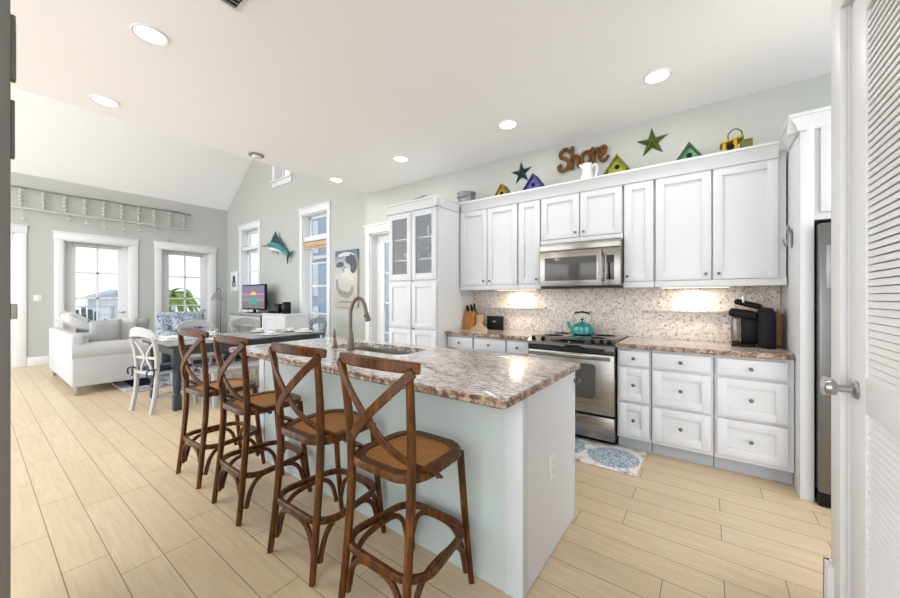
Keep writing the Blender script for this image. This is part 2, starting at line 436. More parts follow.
# ---- trims
def casing_x(name, X, y0, y1, z1, w=.125, head=.14, z0=0, sill=False, label=None):
    """craftsman casing round an opening in a wall at X facing +X"""
    b = MB()
    b.box(X, X+.025, y0-w, y0, z0, z1, .003); b.box(X, X+.025, y1, y1+w, z0, z1, .003)
    b.box(X, X+.032, y0-w-.01, y1+w+.01, z1, z1+head, .003); b.box(X, X+.05, y0-w-.025, y1+w+.025, z1+head, z1+head+.022, .003)
    return struct(b.build(name, 'trim'), label, 'trim')
def casing_y(name, Y, x0, x1, z1, w=.10, head=.12, z0=0, sill=False, label=None):
    b = MB()
    b.box(x0-w, x0, Y-.025, Y, z0, z1, .003); b.box(x1, x1+w, Y-.025, Y, z0, z1, .003)
    b.box(x0-w-.01, x1+w+.01, Y-.032, Y, z1, z1+head, .003); b.box(x0-w-.022, x1+w+.022, Y-.05, Y, z1+head, z1+head+.022, .003)
    if sill: b.box(x0-w-.03, x1+w+.03, Y-.06, Y, z0-.03, z0, .003); b.box(x0-w, x1+w, Y-.025, Y, z0-.14, z0-.03, .003)
    return struct(b.build(name, 'trim'), label, 'trim')
casing_x('trim_1', XF, *HF[0][:2], 2.52, w=.135, label='white casing of the far left doorway')
casing_x('trim_2', XF, *HF[1][:2], 2.47, label='white casing around the glazed door behind the sofa')
casing_x('trim_3', XF, *HF[2][:2], 2.47, label='white casing around the glazed door behind the armchair')
casing_y('trim_4', YL, *HL[0][:2], 3.01, z0=.95, sill=True, label='white casing of the window behind the television')
casing_y('trim_5', YL, *HL[1][:2], 3.015, z0=.42, sill=True, label='white casing of the tall window beside the poster')
casing_y('trim_6', YL, *HL[2][:2], 5.0, z0=3.95, sill=True, label='white casing of the high gable window')
casing_y('trim_7', YK, -4.50, -3.62, 2.355, w=.095, label='white casing of the door beside the pantry cabinet')
b = MB()
b.box(.42, .44, 2.032, 2.158, 0, ZC, .003); b.box(.42, .44, 1.06, 1.19, 0, 2.5, .003); b.box(.42, .44, 1.06, 2.032, 2.44, 2.56, .003)
b.box(.40, .62, 2.158, 2.176, 0, .185, .003); b.box(.40, .42, 2.10, 2.176, 0, .185, .003)
struct(b.build('trim_8', 'trim'), 'white casing and plinth of the louvered door', 'trim')
def baseb(name, a, lab):
    b = MB(); b.box(*a, .004); struct(b.build(name, 'trim'), lab, 'baseboard')
baseb('baseboard_far', (XF, XF+.018, .635, .985, 0, .17), 'white baseboard between the far doorways')
b = MB(); b.box(XF, XF+.018, 2.255, 2.555, 0, .17, .004); b.box(XF, XF+.018, 3.825, YL, 0, .17, .004)
struct(b.build('baseboard_corner', 'trim'), 'white baseboard behind the armchair', 'baseboard')
baseb('baseboard_gable', (XF, XE, YL-.018, YL, 0, .17), 'white baseboard under the tall windows')

# ---- glazed doors and windows
def glazed_x(name, X, y0, y1, z1, gy0, gy1, gz0, gz1, cols, rows, label):
    root = struct(bpy.data.objects.new(name, None)); COL.objects.link(root); root['label'] = label; root['category'] = 'door'
    xa, xb = X-.20, X-.155
    b = MB(); b.box(xa, xb, y0+.02, gy0, .01, z1-.02, .003); b.box(xa, xb, gy1, y1-.02, .01, z1-.02, .003)
    b.box(xa, xb, gy0, gy1, .01, gz0, .003); b.box(xa, xb, gy0, gy1, gz1, z1-.02, .003)
    b.box(X-TW, X, y0, y0+.02, 0, z1); b.box(X-TW, X, y1-.02, y1, 0, z1); b.box(X-TW, X, y0, y1, z1-.02, z1)
    b.build('door_frame', 'trim', root)
    b = MB()
    for i in range(1, cols): y = gy0+(gy1-gy0)*i/cols; b.box(xa+.008, xb-.002, y-.016, y+.016, gz0, gz1)
    for i in range(1, rows): z = gz0+(gz1-gz0)*i/rows; b.box(xa+.008, xb-.002, gy0, gy1, z-.016, z+.016)
    b.build('muntins', 'trim', root)
    bx('glass', 'glass', root, xa+.018, xa+.024, gy0, gy1, gz0, gz1)
    b = MB(); b.box(xb, xb+.05, gy0-.05, gy1+.05, gz1+.015, gz1+.06, .012); b.build('shade_roll', 'rope', root)
    b = MB(); b.lathe([(.028, 0), (.028, .008), (.01, .01), (.01, .05)], (xb, gy1+.09, .98), 'x', 14)
    b.box(xb+.038, xb+.052, gy1-.02, gy1+.1, .972, .988, .004); b.build('door_handle', 'chrome', root)
    return root
glazed_x('door_2', XF, 1.11, 2.13, 2.47, 1.30, 1.955, .22, 2.37, 2, 4, 'white glazed door behind the sofa back')
glazed_x('door_3', XF, 2.68, 3.70, 2.47, 2.87, 3.53, .22, 2.36, 2, 4, 'white glazed door behind the blue patterned armchair')
# far left closed white door
root = struct(bpy.data.objects.new('door_1', None), 'plain white door at the far left of the living room', 'door'); COL.objects.link(root)
b = MB(); b.box(XF-.20, XF-.155, -1.18, .48, .01, 2.5, .003)
for z0, z1 in ((.2, 1.0), (1.15, 2.35)):
    b.box(XF-.155, XF-.148, -.9, .30, z0, z1, .003)
b.box(XF-TW, XF, .48, .50, 0, 2.52); b.box(XF-TW, XF, -1.2, -1.18, 0, 2.52); b.box(XF-TW, XF, -1.2, .5, 2.5, 2.52); b.build('door_leaf', 'trim', root)
b = MB(); b.lathe([(.03, 0), (.03, .008), (.012, .01), (.012, .04), (.028, .045), (.028, .065), (.01, .075)], (XF-.148, .40, .98), 'x', 16); b.build('door_knob', 'chrome', root)

def window_y(name, Y, x0, x1, z0, z1, bars, trans, label, shade=False, mid=None):
    """window set deep in a wall at Y facing -Y: reveal lining, sashes, transom; bars: muntin heights"""
    root = struct(bpy.data.objects.new(name, None), label, 'window'); COL.objects.link(root)
    ya, yb = Y+.14, Y+.19
    b = MB(); b.box(x0, x0+.015, Y, Y+TW, z0, z1); b.box(x1-.015, x1, Y, Y+TW, z0, z1); b.box(x0, x1, Y, Y+TW, z1-.015, z1); b.box(x0, x1, Y, Y+TW, z0, z0+.02)
    w = .055
    b.box(x0+.015, x0+.015+w, ya, yb, z0, z1, .003); b.box(x1-.015-w, x1-.015, ya, yb, z0, z1, .003)
    b.box(x0, x1, ya, yb, z1-.07, z1-.015, .003); b.box(x0, x1, ya, yb, z0+.02, z0+.09, .003)
    if trans: b.box(x0, x1, Y, yb, trans[0], trans[1], .003); b.box(x0, x1, ya, yb, trans[0]-.06, trans[0], .003); b.box(x0, x1, ya, yb, trans[1], trans[1]+.05, .003)
    b.build('window_frame', 'trim', root)
    b = MB()
    for z in bars: b.box(x0+.05, x1-.05, ya+.01, yb-.01, z-.014, z+.014)
    if mid is not None: b.box(mid-.012, mid+.012, ya+.01, yb-.01, z0+.05, trans[0] if trans else z1)
    if bars or mid is not None: b.build('muntins', 'trim', root)
    else: b.bm.free()
    bx('glass', 'glass', root, x0+.06, x1-.06, ya+.022, ya+.028, z0+.05, z1-.05)
    if shade:
        b = MB(); b.sweep([(x0+.03, Y+.06, trans[0]-.06), (x1-.03, Y+.06, trans[0]-.06)], .055, 14); b.box(x0+.03, x1-.03, Y+.055, Y+.065, trans[0]-.15, trans[0]-.06); b.build('woven_shade', 'shade', root)
    return root
window_y('window_1', YL, *HL[0], [1.98], (2.50, 2.60), 'window with transom behind the television', False)
window_y('window_2', YL, *HL[1], [2.02, 1.55, .98], (2.46, 2.56), 'tall window with rolled woven shade', True)
window_y('window_3', YL, *HL[2], [4.5], None, 'small high window up in the gable')
# kitchen door beside pantry
root = struct(bpy.data.objects.new('door_4', None), 'white glazed door half hidden behind the pantry cabinet', 'door'); COL.objects.link(root)
b = MB(); ya, yb = YK+.12, YK+.165
b.box(-4.48, -4.30, ya, yb, .01, 2.335, .003); b.box(-3.80, -3.64, ya, yb, .01, 2.335, .003); b.box(-4.3, -3.8, ya, yb, 2.2, 2.335, .003); b.box(-4.3, -3.8, ya, yb, .01, .24, .003)
b.box(-4.50, -4.48, YK, YK+TW, 0, 2.355); b.box(-3.64, -3.62, YK, YK+TW, 0, 2.355); b.box(-4.5, -3.62, YK, YK+TW, 2.335, 2.355); b.build('door_frame', 'trim', root)
b = MB()
for z in (.73, 1.22, 1.71): b.box(-4.3, -3.8, ya+.01, yb-.002, z-.011, z+.011)
b.box(-4.06, -4.04, ya+.01, yb-.002, .24, 2.2); b.build('muntins', 'trim', root)
bx('glass', 'glass', root, -4.3, -3.8, ya+.02, ya+.026, .24, 2.2)

# ---- louvered door
root = struct(bpy.data.objects.new('door_5', None), 'white louvered door with satin nickel lever knob', 'door'); COL.objects.link(root)
XD0, XD1, YD0, YD1 = .447, .483, 1.205, 2.024
b = MB(); b.box(XD0, XD1, YD1-.16, YD1, .01, 2.43, .003); b.box(XD0, XD1, YD0, YD0+.13, .01, 2.43, .003)
b.box(XD0, XD1, YD0+.13, YD1-.16, .894, 1.018, .002); b.box(XD0, XD1, YD0+.13, YD1-.16, 2.31, 2.43, .002); b.box(XD0, XD1, YD0+.13, YD1-.16, .01, .22, .002)
b.build('door_frame', 'door', root)
for nm, z0, z1, dp in (('louver_panel', 1.018, 2.31, .0085), ('louver_panel', .22, .894, .019)):
    b = MB(); z = z0-.005
    while z < z1-.012:
        zt = min(z+.026, z1+.003)
        b.prism([(XD0+.003, z+.0015), (XD0+.005, z), (XD0+.026, z+.006), (XD0+.026, zt+.001), (XD0+dp, zt-.0036)], YD0+.13, YD1-.16, 'xz'); z += .0252
    b.build(nm, 'door', root)
b = MB(); b.lathe([(.034, 0), (.034, .006), (.028, .012), (.014, .016), (.013, .055)], (XD0, YD1-.075, .958), '-x', 22)
b.lathe([(.012, .05), (.026, .055), (.03, .07), (.024, .085), (.008, .09)], (XD0, YD1-.075, .958), '-x', 18)
b.sweep(smooth_n([(XD0-.078, YD1-.075, .93), (XD0-.082, YD1-.075, .96), (XD0-.075, YD1-.07, .995)], 4), 1, flat=(.006, .016), up=(1, 0, 0))
b.build('door_knob', 'chrome', root)
b = MB(); b.box(XD0-.004, XD0+.001, YD1-.007, YD1-.001, .93, .99, .001); b.build('latch_plate', 'chrome', root)
# ---- grey door standing open beside the camera
root = struct(bpy.data.objects.new('door_6', None), 'dark grey open door seen edge on at the far left edge', 'door'); COL.objects.link(root)
bx('door_leaf', 'grey', root, -2.25, -1.437, .019, .0615, 0.008, 2.5, bev=.002)
b = MB(); b.box(-1.462, -1.442, .0605, .071, 1.86, 2.03, .003); b.build('latch_plate', 'darkmetal', root)
b = MB(); b.box(-1.462, -1.442, .0605, .069, 1.66, 1.81, .003); b.build('latch_plate', 'darkmetal', root)
b = MB(); b.box(-1.462, -1.442, .0605, .073, 1.245, 1.285, .002); b.build('latch_plate', 'chrome', root)

# ------------------------------------------------------------------ outside
b = MB(); b.box(-90, 20, -40, 80, -3.4, -3.2); struct(b.build('ground', 'sand'), 'pale sandy ground outside the windows', 'ground')
b = MB(); b.box(XF-3.6, XF-TW, -2.6, 6.5, -.2, -.04); b.box(XF-TW, -3, YL+TW, YL+2.2, -.2, -.04); struct(b.build('path_deck', 'deck'), 'grey weathered deck outside the glazed doors', 'deck')
b = MB(); b.box(-86, -40, -30, 40, -3.2, -3.15); struct(b.build('sea', 'sea'), 'blue grey sea beyond the deck', 'sea')
rl = thing('deck_railing', 'white deck railing outside the glazed doors', 'railing', (XF-3.5, 0, -.04))
for y in (-1, 1.0, 2.45, 3.9, 5.9): bx('post', 'trim', rl, -.05, .05, y-.05, y+.05, 0, 1.08)
b = MB(); b.box(-.06, .06, -1.05, 5.95, 1.08, 1.12); b.build('top_rail', 'trim', rl)
b = MB()
for z in (.2, .42, .64, .86): b.sweep([(0, -1, z), (0, 5.9, z)], .006, 6)
b.build('cable', 'roofgrey', rl)
def deck_chair(loc, rz, label):
    t = thing('deck_chair', label, 'chair', loc, rz, 'slatted chairs out on the deck')
    for i, x in enumerate((-.21, -.105, 0, .105, .21)):
        h = 1.12-abs(i-2)*.06
        b = MB(); b.sweep([(x*.8, -.16, .30), (x*1.12, -.42, h)], 1, flat=(.044, .009), up=(0, 1, 0.2)); b.build('back_slat', 'adir', t)
    b = MB(); b.prism([(-.2, .28), (.34, .38), (.34, .40), (-.2, .30)], -.26, .26, 'yz'); b.build('seat', 'adir', t)
    for s in (-1, 1):
        bx('armrest', 'adir', t, s*.33-.06, s*.33+.06, -.34, .38, .56, .582)
        bx('leg', 'adir', t, s*.30-.02, s*.30+.02, .26, .36, 0, .56); bx('leg', 'adir', t, s*.30-.02, s*.30+.02, -.34, -.26, 0, .56)
    return t
d0 = deck_chair((XF-1.3, 1.62, -.04), -PI/2, 'grey slatted deck chair outside the glazed door behind the sofa')
dup(d0, (XF-1.25, 3.12, -.04), -PI/2, 'grey slatted deck chair outside the glazed door behind the armchair')
# palm outside second glazed door
t = thing('palm_plant', 'bright green palm outside the glazed door behind the armchair', 'plant', (XF-5.2, 4.1, -2.72))
b = MB(); b.sweep([(0, 0, 0), (.1, .05, 2.2), (.05, 0, 4.1)], [.14, .11, .09], 10); b.build('trunk', 'shelfwood', t)
b = MB()
for k in range(17):
    a = k*2.39996; L = 1.0+.45*random.random(); e = .5+.5*random.random()
    pts = [(0.05+math.cos(a)*L*q, math.sin(a)*L*q, 4.1+e*q*1.1-1.5*q*q*(.6+.6*random.random())) for q in (0, .25, .5, .75, 1)]
    b.sweep(smooth_n(pts, 3), lambda t: .3+1.2*math.sin(PI*min(1, t*.9+.08)), flat=(.11, .006), up=(0, 0, 1))
b.build('frond', 'leaf', t)
# neighbouring houses
t = thing('neighbour_house', 'blue neighbouring house seen through the tall window', 'building', (-13.5, 9.6, -3.2))
bx('wall', 'bluehouse', t, -3.2, 3.2, 0, 5, 0, 9)
b = MB(); b.prism([(-3.6, 9), (3.6, 9), (0, 11.5)], -.3, 5.3, 'xz'); b.build('roof', 'roofgrey', t)
for x in (-2.2, -.4, 1.4):
    for z in (2.6, 4.6, 6.6):
        b = MB(); b.box(x, x+1.1, -.06, .0, z, z+1.5); f = b.build('window', 'trim', t)
        b = MB(); b.box(x+.1, x+.52, -.075, -.06, z+.1, z+1.4); b.box(x+.58, x+1.0, -.075, -.06, z+.1, z+1.4); b.build('pane', 'palehouse', f)
b = MB(); b.box(-3.2, 3.2, -.12, 0, 2.25, 2.45); b.box(-3.2, 3.2, -.12, 0, 6.3, 6.45); b.build('trim_board', 'trim', t)
t = thing('distant_house', 'distant house with a dark roof beyond the deck', 'building', (-46, 8.4, -3.2))
bx('wall', 'sand', t, -3, 3, -1.6, 1.6, 0, 4.5); b = MB(); b.prism([(-2.2, 4.5), (2.2, 4.5), (0, 5.3)], -3.4, 3.4, 'yz'); b.build('roof', 'roofgrey', t)

# ------------------------------------------------------------------ ceiling fittings
def can_light(x, y, label):
    t = thing('ceiling_light', label, 'light', (x, y, ZC), 0, 'recessed ceiling lights')
    b = MB(); b.lathe([(.078, 0), (.098, 0), (.098, -.006), (.094, -.010), (.080, -.006), (.078, 0)], (0, 0, 0), 'z', 32, cap=False); b.build('trim_ring', 'trim', t)
    b = MB(); b.lathe([(.001, -.003), (.079, -.003)], (0, 0, 0), 'z', 32, cap=False); b.build('lens', 'lens', t)
    L = bpy.data.lights.new('downlight', 'AREA'); L.shape = 'DISK'; L.size = .15; L.energy = CAN_W; L.color = CAN_COL
    lo = bpy.data.objects.new('downlight', L); COL.objects.link(lo); lo.parent = t; lo.location = (0, 0, -.015)
    return t
for x, y, lab in ((-.32, 3.17, 'recessed light above the right end of the upper cabinets, by the coffee maker'), (-1.61, 3.17, 'recessed light above the microwave and blue birdhouse'),
                  (-3.08, 3.17, 'recessed light above the glass-door pantry cabinet'), (-4.39, 3.17, 'recessed light farthest along the kitchen wall, by the flat ceiling edge'),
                  (-2.955, .70, 'recessed light above the stools, larger of the two in that row'), (-4.27, .70, 'recessed light by the ceiling edge on the stool side')):
    can_light(x, y, lab)
t = thing('ceiling_vent', 'white slotted air vent at the top of the ceiling', 'vent', (-2.165, .862, ZC))
bx('frame', 'trim', t, -.12, .12, -.09, .09, -.010, 0, bev=.003)
bx('duct', 'dark', t, -.098, .098, -.068, .068, -.0115, -.009)
b = MB()
for i in range(6): x = -.08+i*.032; b.box(x-.006, x+.006, -.068, .068, -.017, -.011)
b.build('louvers', 'silver', t)
t = thing('smoke_detector', 'round grey and white smoke detector at the flat ceiling edge', 'smoke detector', (-4.40, 2.045, ZC))
b = MB(); b.lathe([(.085, 0), (.085, -.012), (.07, -.018)], (0, 0, 0), 'z', 28); b.build('base', 'lampshade', t)
b = MB(); b.lathe([(.05, -.018), (.048, -.04), (.03, -.045)], (0, 0, 0), 'z', 24); b.build('cap', 'trim', t)

# ------------------------------------------------------------------ kitchen cabinets
def knob(parent, x, y, z, r=.015):
    b = MB(); b.lathe([(.006, 0), (.005, .012), (r*.75, .016), (r, .022), (r*.9, .028), (r*.4, .031)], (x, y, z), '-y', 14); return b.build('knob', 'darkmetal' if r < .0145 else 'chrome', parent)
def shaker(parent, name, x0, x1, z0, z1, y, rail=.058, m='cab', th=.028):
    """door front: outer face at y, facing -Y"""
    b = MB(); r = min(rail, (x1-x0)*.28)
    b.box(x0, x0+r, y, y+th, z0, z1, .002); b.box(x1-r, x1, y, y+th, z0, z1, .002)
    b.box(x0+r-.001, x1-r+.001, y+.0004, y+th, z0, z0+r, .002); b.box(x0+r-.001, x1-r+.001, y+.0004, y+th, z1-r, z1, .002)
    b.box(x0+r-.002, x1-r+.002, y+.014, y+th-.002, z0+r-.002, z1-r+.002)
    return b.build(name, m, parent)
def slab(parent, name, x0, x1, z0, z1, y, th=.028):
    b = MB(); b.box(x0, x1, y, y+th, z0, z1, .003); return b.build(name, 'cab', parent)
G = .0025
# base units right of the range
def drawer_unit(x0, x1, d0, d1, label):
    t = thing('base_cabinet', label, 'cabinet', (0, 0, 0), 0, 'drawer base cabinets')
    b = MB(); b.box(x0+G, x1-G, 3.340, 3.905, .10, .874); b.build('carcass', 'cab', t)
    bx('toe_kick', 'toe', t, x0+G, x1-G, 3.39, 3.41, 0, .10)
    for z0, z1, fl in ((.73, .852, 1), (.428, .706, 0), (.135, .404, 0)):
        d = slab(t, 'drawer', d0, d1, z0, z1, 3.31) if fl else shaker(t, 'drawer', d0, d1, z0, z1, 3.31, .06)
        knob(d, (d0+d1)/2, 3.31, (z0+z1)/2, .0144)
    return t
drawer_unit(-.640, -.379, -.622, -.392, 'narrow three drawer white cabinet right beside the range')
drawer_unit(-.379, .036, -.366, .018, 'middle white three drawer cabinet under the right worktop')
drawer_unit(.036, .478, .054, .442, 'widest white three drawer cabinet below the coffee maker')
# base units left of the range
def base_door_unit(x0, x1, label):
    t = thing('base_cabinet', label, 'cabinet', (0, 0, 0), 0, 'base cabinets left of the range')
    b = MB(); b.box(x0+G, x1-G, 3.340, 3.905, .10, .874); b.build('carcass', 'cab', t)
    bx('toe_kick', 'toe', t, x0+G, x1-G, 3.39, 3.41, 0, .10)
    d = slab(t, 'drawer', x0+.012, x1-.012, .732, .852, 3.31); knob(d, (x0+x1)/2, 3.31, .792, .014)
    d = shaker(t, 'door', x0+.012, x1-.012, .135, .706, 3.31); knob(d, x1-.05, 3.31, .65, .014)
    return t
base_door_unit(-2.478, -2.108, 'white base cabinet beside the tall pantry, under the knife block')
base_door_unit(-2.108, -1.700, 'white base cabinet in the middle left of the range')
base_door_unit(-1.700, -1.443, 'narrow white base cabinet touching the left side of the range')
def worktop(name, pts, label, z0=.876, z1=.914):
    b = MB(); t = bmesh.new(); A = [t.verts.new((x, y, z0)) for x, y in pts]; B = [t.verts.new((x, y, z1)) for x, y in pts]; n = len(pts)
    t.faces.new(A[::-1]); t.faces.new(B)
    for k in range(n): t.faces.new([A[k], A[(k+1) % n], B[(k+1) % n], B[k]])
    bmesh.ops.bevel(t, geom=[e for e in t.edges if abs(e.verts[0].co.z-e.verts[1].co.z) < 1e-6], offset=.008, segments=3, affect='EDGES')
    b.take(t); o = b.build(name, ['granite', 'granite_edge'])
    for p in o.data.polygons:
        if abs(p.normal.z) < .9: p.material_index = 1
    return tag(o, label, 'worktop')
worktop('granite_worktop', [(-.642, 3.272), (.42, 3.272), (.477, 3.33), (.474, 3.40), (.474, 3.895), (-.642, 3.895)], 'granite worktop under the coffee maker')
worktop('granite_worktop', [(-2.476, 3.272), (-1.441, 3.272), (-1.441, 3.895), (-2.476, 3.895)], 'granite worktop under the knife block')
# backsplash
b = MB(); b.box(-2.476, .474, 3.896, 3.9085, .914, 1.40); b.build('tile_backsplash', 'pebble'); tag(bpy.data.objects['tile_backsplash'], 'pebble mosaic backsplash between the worktops and the upper cabinets', 'backsplash')
for x0, x1, lab in ((-2.31, -1.49, 'narrow pebble ledge on the backsplash above the knife block'), (-.52, .14, 'narrow pebble ledge on the backsplash behind the coffee maker')):
    b = MB(); b.box(x0, x1, 3.85, 3.896, 1.172, 1.194, .003); tag(b.build('wall_ledge', 'pebble'), lab, 'ledge', 'backsplash ledges')
# upper cabinets
def upper(x0, x1, z0, doors, label, group='white upper cabinets'):
    t = thing('upper_cabinet', label, 'cabinet', (0, 0, 0), 0, group)
    b = MB(); b.box(x0+G, x1-G, 3.600, 3.895, z0+.012, 2.392); b.box(x0+G, x1-G, 3.575, 3.61, z0-.042, z0+.012, .002); b.build('carcass', 'cab', t)
    for (a, c, kx) in doors:
        d = shaker(t, 'door', a, c, z0+.015, 2.345, 3.57, .062); knob(d, kx, 3.57, z0+.06, .0125)
    return t
upper(-2.478, -1.691, 1.437, [(-2.462, -2.087, -2.125), (-2.077, -1.702, -2.04)], 'two door white upper cabinet nearest the tall pantry')
upper(-1.691, -1.431, 1.437, [(-1.680, -1.440, -1.47)], 'narrow white upper cabinet left of the microwave')
upper(-1.431, -.634, 1.892, [(-1.422, -1.032, -1.065), (-1.020, -.645, -.985)], 'short two door white upper cabinet above the microwave')
upper(-.634, -.381, 1.437, [(-.624, -.392, -.595)], 'narrow white upper cabinet right of the microwave')
upper(-.381, .472, 1.437, [(-.371, .021, -.015), (.033, .424, .07)], 'large two door white upper cabinet above the coffee maker')
# pantry
t = thing('pantry_cabinet', 'tall white pantry cabinet with two glass upper doors', 'cabinet')
PX0, PX1, PY = -3.27, -2.481, 3.13
b = MB(); b.box(PX0, PX0+.02, PY+.0285, 3.905, .1, 2.42); b.box(PX1-.02, PX1, PY+.0285, 3.905, .1, 2.42); b.box(PX0+.02, PX1-.02, 3.88, 3.905, .1, 2.42)
b.box(PX0+.02, PX1-.02, PY+.03, 3.88, 2.38, 2.42); b.box(PX0+.02, PX1-.02, PY+.0285, 3.88, 1.50, 1.525); b.box(PX0+.02, PX1-.02, PY+.03, 3.88, .1, .13)
b.box(PX0+.0202, PX1-.0202, PY+.0285, PY+.05, 2.32, 2.379); b.box(PX0+.0202, PX1-.0202, PY+.0285, PY+.05, 1.478, 1.4995); b.box(PX0+.0202, PX1-.0202, PY+.0285, PY+.05, .905, .96); b.box(-2.89, -2.86, PY+.0285, PY+.05, .131, 1.477); b.box(-2.885, -2.865, PY+.0285, PY+.04, .1, 2.34)
b.build('carcass', 'cab', t)
bx('bounce_cut_panel', 'toe', t, PX0+.01, PX1-.01, PY+.05, 3.9, 2.42, 2.426)  # unseen dark sheet added to weaken light bouncing onto the ceiling
for z in (1.775, 2.035): bx('shelf', 'trim', t, PX0+.02, PX1-.02, PY+.06, 3.88, z-.018, z)
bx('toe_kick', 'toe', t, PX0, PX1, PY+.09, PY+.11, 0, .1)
for a, c in ((PX0+.016, -2.882), (-2.868, PX1-.016)):
    b = MB(); z0, z1, r = 1.515, 2.33, .062
    b.box(a, a+r, PY, PY+.028, z0, z1, .002); b.box(c-r, c, PY, PY+.028, z0, z1, .002); b.box(a+r, c-r, PY, PY+.028, z0, z0+r+.015, .002); b.box(a+r, c-r, PY, PY+.028, z1-r, z1, .002)
    d = b.build('glass_door', 'cab', t); bx('pane', 'cabglass', d, a+r, c-r, PY+.009, PY+.013, z0+r+.015, z1-r)
    shaker(t, 'door', a, c, .945, 1.488, PY, .062); shaker(t, 'door', a, c, .135, .92, PY, .062)
# crown mouldings
CP = [(0.0, 2.345), (-.012, 2.350), (-.022, 2.385), (-.045, 2.435), (-.055, 2.44), (-.055, 2.458), (.03, 2.458), (.03, 2.345)]
def crown_x(b, x0, x1, y, dz=0): b.prism([(y+u, v+dz) for u, v in CP], x0, x1, 'yz')
def crown_y(b, y0, y1, x, s, dz=0): b.prism([(x+s*u, v+dz) for u, v in CP], y0, y1, 'xz')
b = MB(); crown_x(b, -2.481+.055, .478-.055, 3.572); b.box(-2.45, .44, 3.60, 3.905, 2.393, 2.41)
struct(b.build('trim_9', 'cab'), 'white crown moulding along the upper cabinets', 'crown moulding')
b = MB(); crown_x(b, PX0-.04, PX1+.053, PY+.02); crown_y(b, PY-.03, 3.53, PX1, -1)
struct(b.build('trim_10', 'cab'), 'white crown moulding of the tall pantry cabinet', 'crown moulding')
b = MB(); crown_x(b, .478-.053, 1.62, 3.20, .03); crown_y(b, 3.155, 3.53, .478, 1, .03); b.box(.478, 1.6, 3.23, 3.9, 2.44, 2.46)
struct(b.build('trim_11', 'cab'), 'white crown moulding above the refrigerator', 'crown moulding')
# fridge enclosure
t = thing('fridge_surround', 'tall white cabinet panel enclosing the refrigerator', 'cabinet')
bx('side_panel', 'cab', t, .480, .502, 3.20, 3.905, 0, 2.45, bev=.002); bx('face_stile', 'cab', t, .480, .545, 3.178, 3.20, 0, 2.45, bev=.002)
bx('side_panel', 'cab', t, 1.58, 1.602, 3.20, 3.905, 0, 2.45)
b = MB(); b.box(.504, 1.578, 3.20, 3.9, 1.80, 2.44); b.build('carcass', 'cab', t)
for a, c in ((.574, 1.07), (1.08, 1.57)):
    d = shaker(t, 'door', a, c, 1.845, 2.385, 3.178, .062); knob(d, c-.04 if a < 1 else a+.04, 3.178, 1.9)
t = thing('refrigerator', 'dark stainless refrigerator behind the louvered door casing', 'refrigerator')
bx('body', 'black', t, .552, 1.52, 3.21, 3.88, .02, 1.775); bx('door', 'steeldark', t, .554, 1.06, 3.115, 3.205, .09, 1.765, bev=.014); bx('door', 'steeldark', t, 1.07, 1.515, 3.115, 3.205, .09, 1.765, bev=.014)
b = MB(); b.box(.555, 1.515, 3.13, 3.21, .0, .085, .012); b.build('kick_grille', 'black', t)
bx('dispenser_panel', 'silver', t,   .585, .80, 3.109, 3.116, 1.36, 1.625, bev=.003)
for x in (1.02, 1.11):
    b = MB(); b.sweep([(x, 3.116, .7), (x, 3.06, .74), (x, 3.06, 1.5), (x, 3.116, 1.54)], .011, 10); b.build('handle', 'steel', t)
t = thing('wall_hook', 'small pewter hook on the white fridge side panel', 'hook', (.478, 3.43, 1.72)); t.scale = (.62, 1, 1)
b = MB(); b.ell((-.006, 0, 0), (.006, .028, .07)); b.build('back_plate', 'silver', t)
b = MB(); b.sweep(smooth_n([(-.008, 0, .04), (-.03, -.01, .085), (-.045, -.015, .075), (-.03, 0, .03), (-.05, .0, -.05), (-.075, -.01, -.02), (-.07, -.01, .0)], 4), .009, 8); b.build('hook_arm', 'silver', t)

# ------------------------------------------------------------------ appliances
t = thing('range_cooker', 'stainless slide-in electric range with black glass top', 'stove')
RX0, RX1 = -1.438, -.646
b = MB(); b.box(RX0, RX1, 3.315, 3.89, .06, .895); b.box(RX0+.02, RX1-.02, 3.35, 3.8, 0, .06); b.build('body', 'black', t)
b = MB(); b.box(RX0-.001, RX1+.001, 3.335, 3.892, .905, .925, .005); b.build('cooktop', 'blackglass', t)
b = MB()
for cx, cy, r in ((-1.26, 3.48, .10), (-.83, 3.48, .085), (-1.26, 3.75, .08), (-.83, 3.75, .10)):
    b.lathe([(r, .9255), (r, .9258), (r-.006, .9258), (r-.006, .9255)], (cx, cy, 0), 'z', 40)
b.build('burner_ring', 'toe', t)
b = MB(); b.prism([(3.245, .872), (3.245, .884), (3.335, .922), (3.36, .922), (3.36, .872)], RX0-.004, RX1+.004, 'yz'); b.build('control_panel', 'steel', t)
b = MB(); b.box(-1.20, -.90, -.001, .004, -.03, .03, .002, mx=Matrix.Translation((0, 3.288, .904)) @ Matrix.Rotation(math.radians(-67), 4, 'X')); b.build('display', 'blackglass', t)
def tilt_knob(x):
    b = MB(); b.X = Matrix.Translation((x, 3.285, .9025)) @ Matrix.Rotation(math.radians(23), 4, 'X')
    b.lathe([(.022, 0), (.022, .004), (.019, .006), (.017, .024), (.012, .026)], (0, 0, 0), 'z', 18); b.box(-.004, .004, -.017, .017, .024, .032, .002); b.build('knob', 'black', t)
for x in (-1.385, -1.29, -.83, -.755, -.69): tilt_knob(x)
bx('vent_band', 'blackglass', t, RX0, RX1, 3.268, 3.316, .802, .872, bev=.003)
b = MB(); b.box(RX0+.002, RX1-.002, 3.27, 3.316, .272, .80, .006); od = b.build('oven_door', 'steel', t)
b = MB()
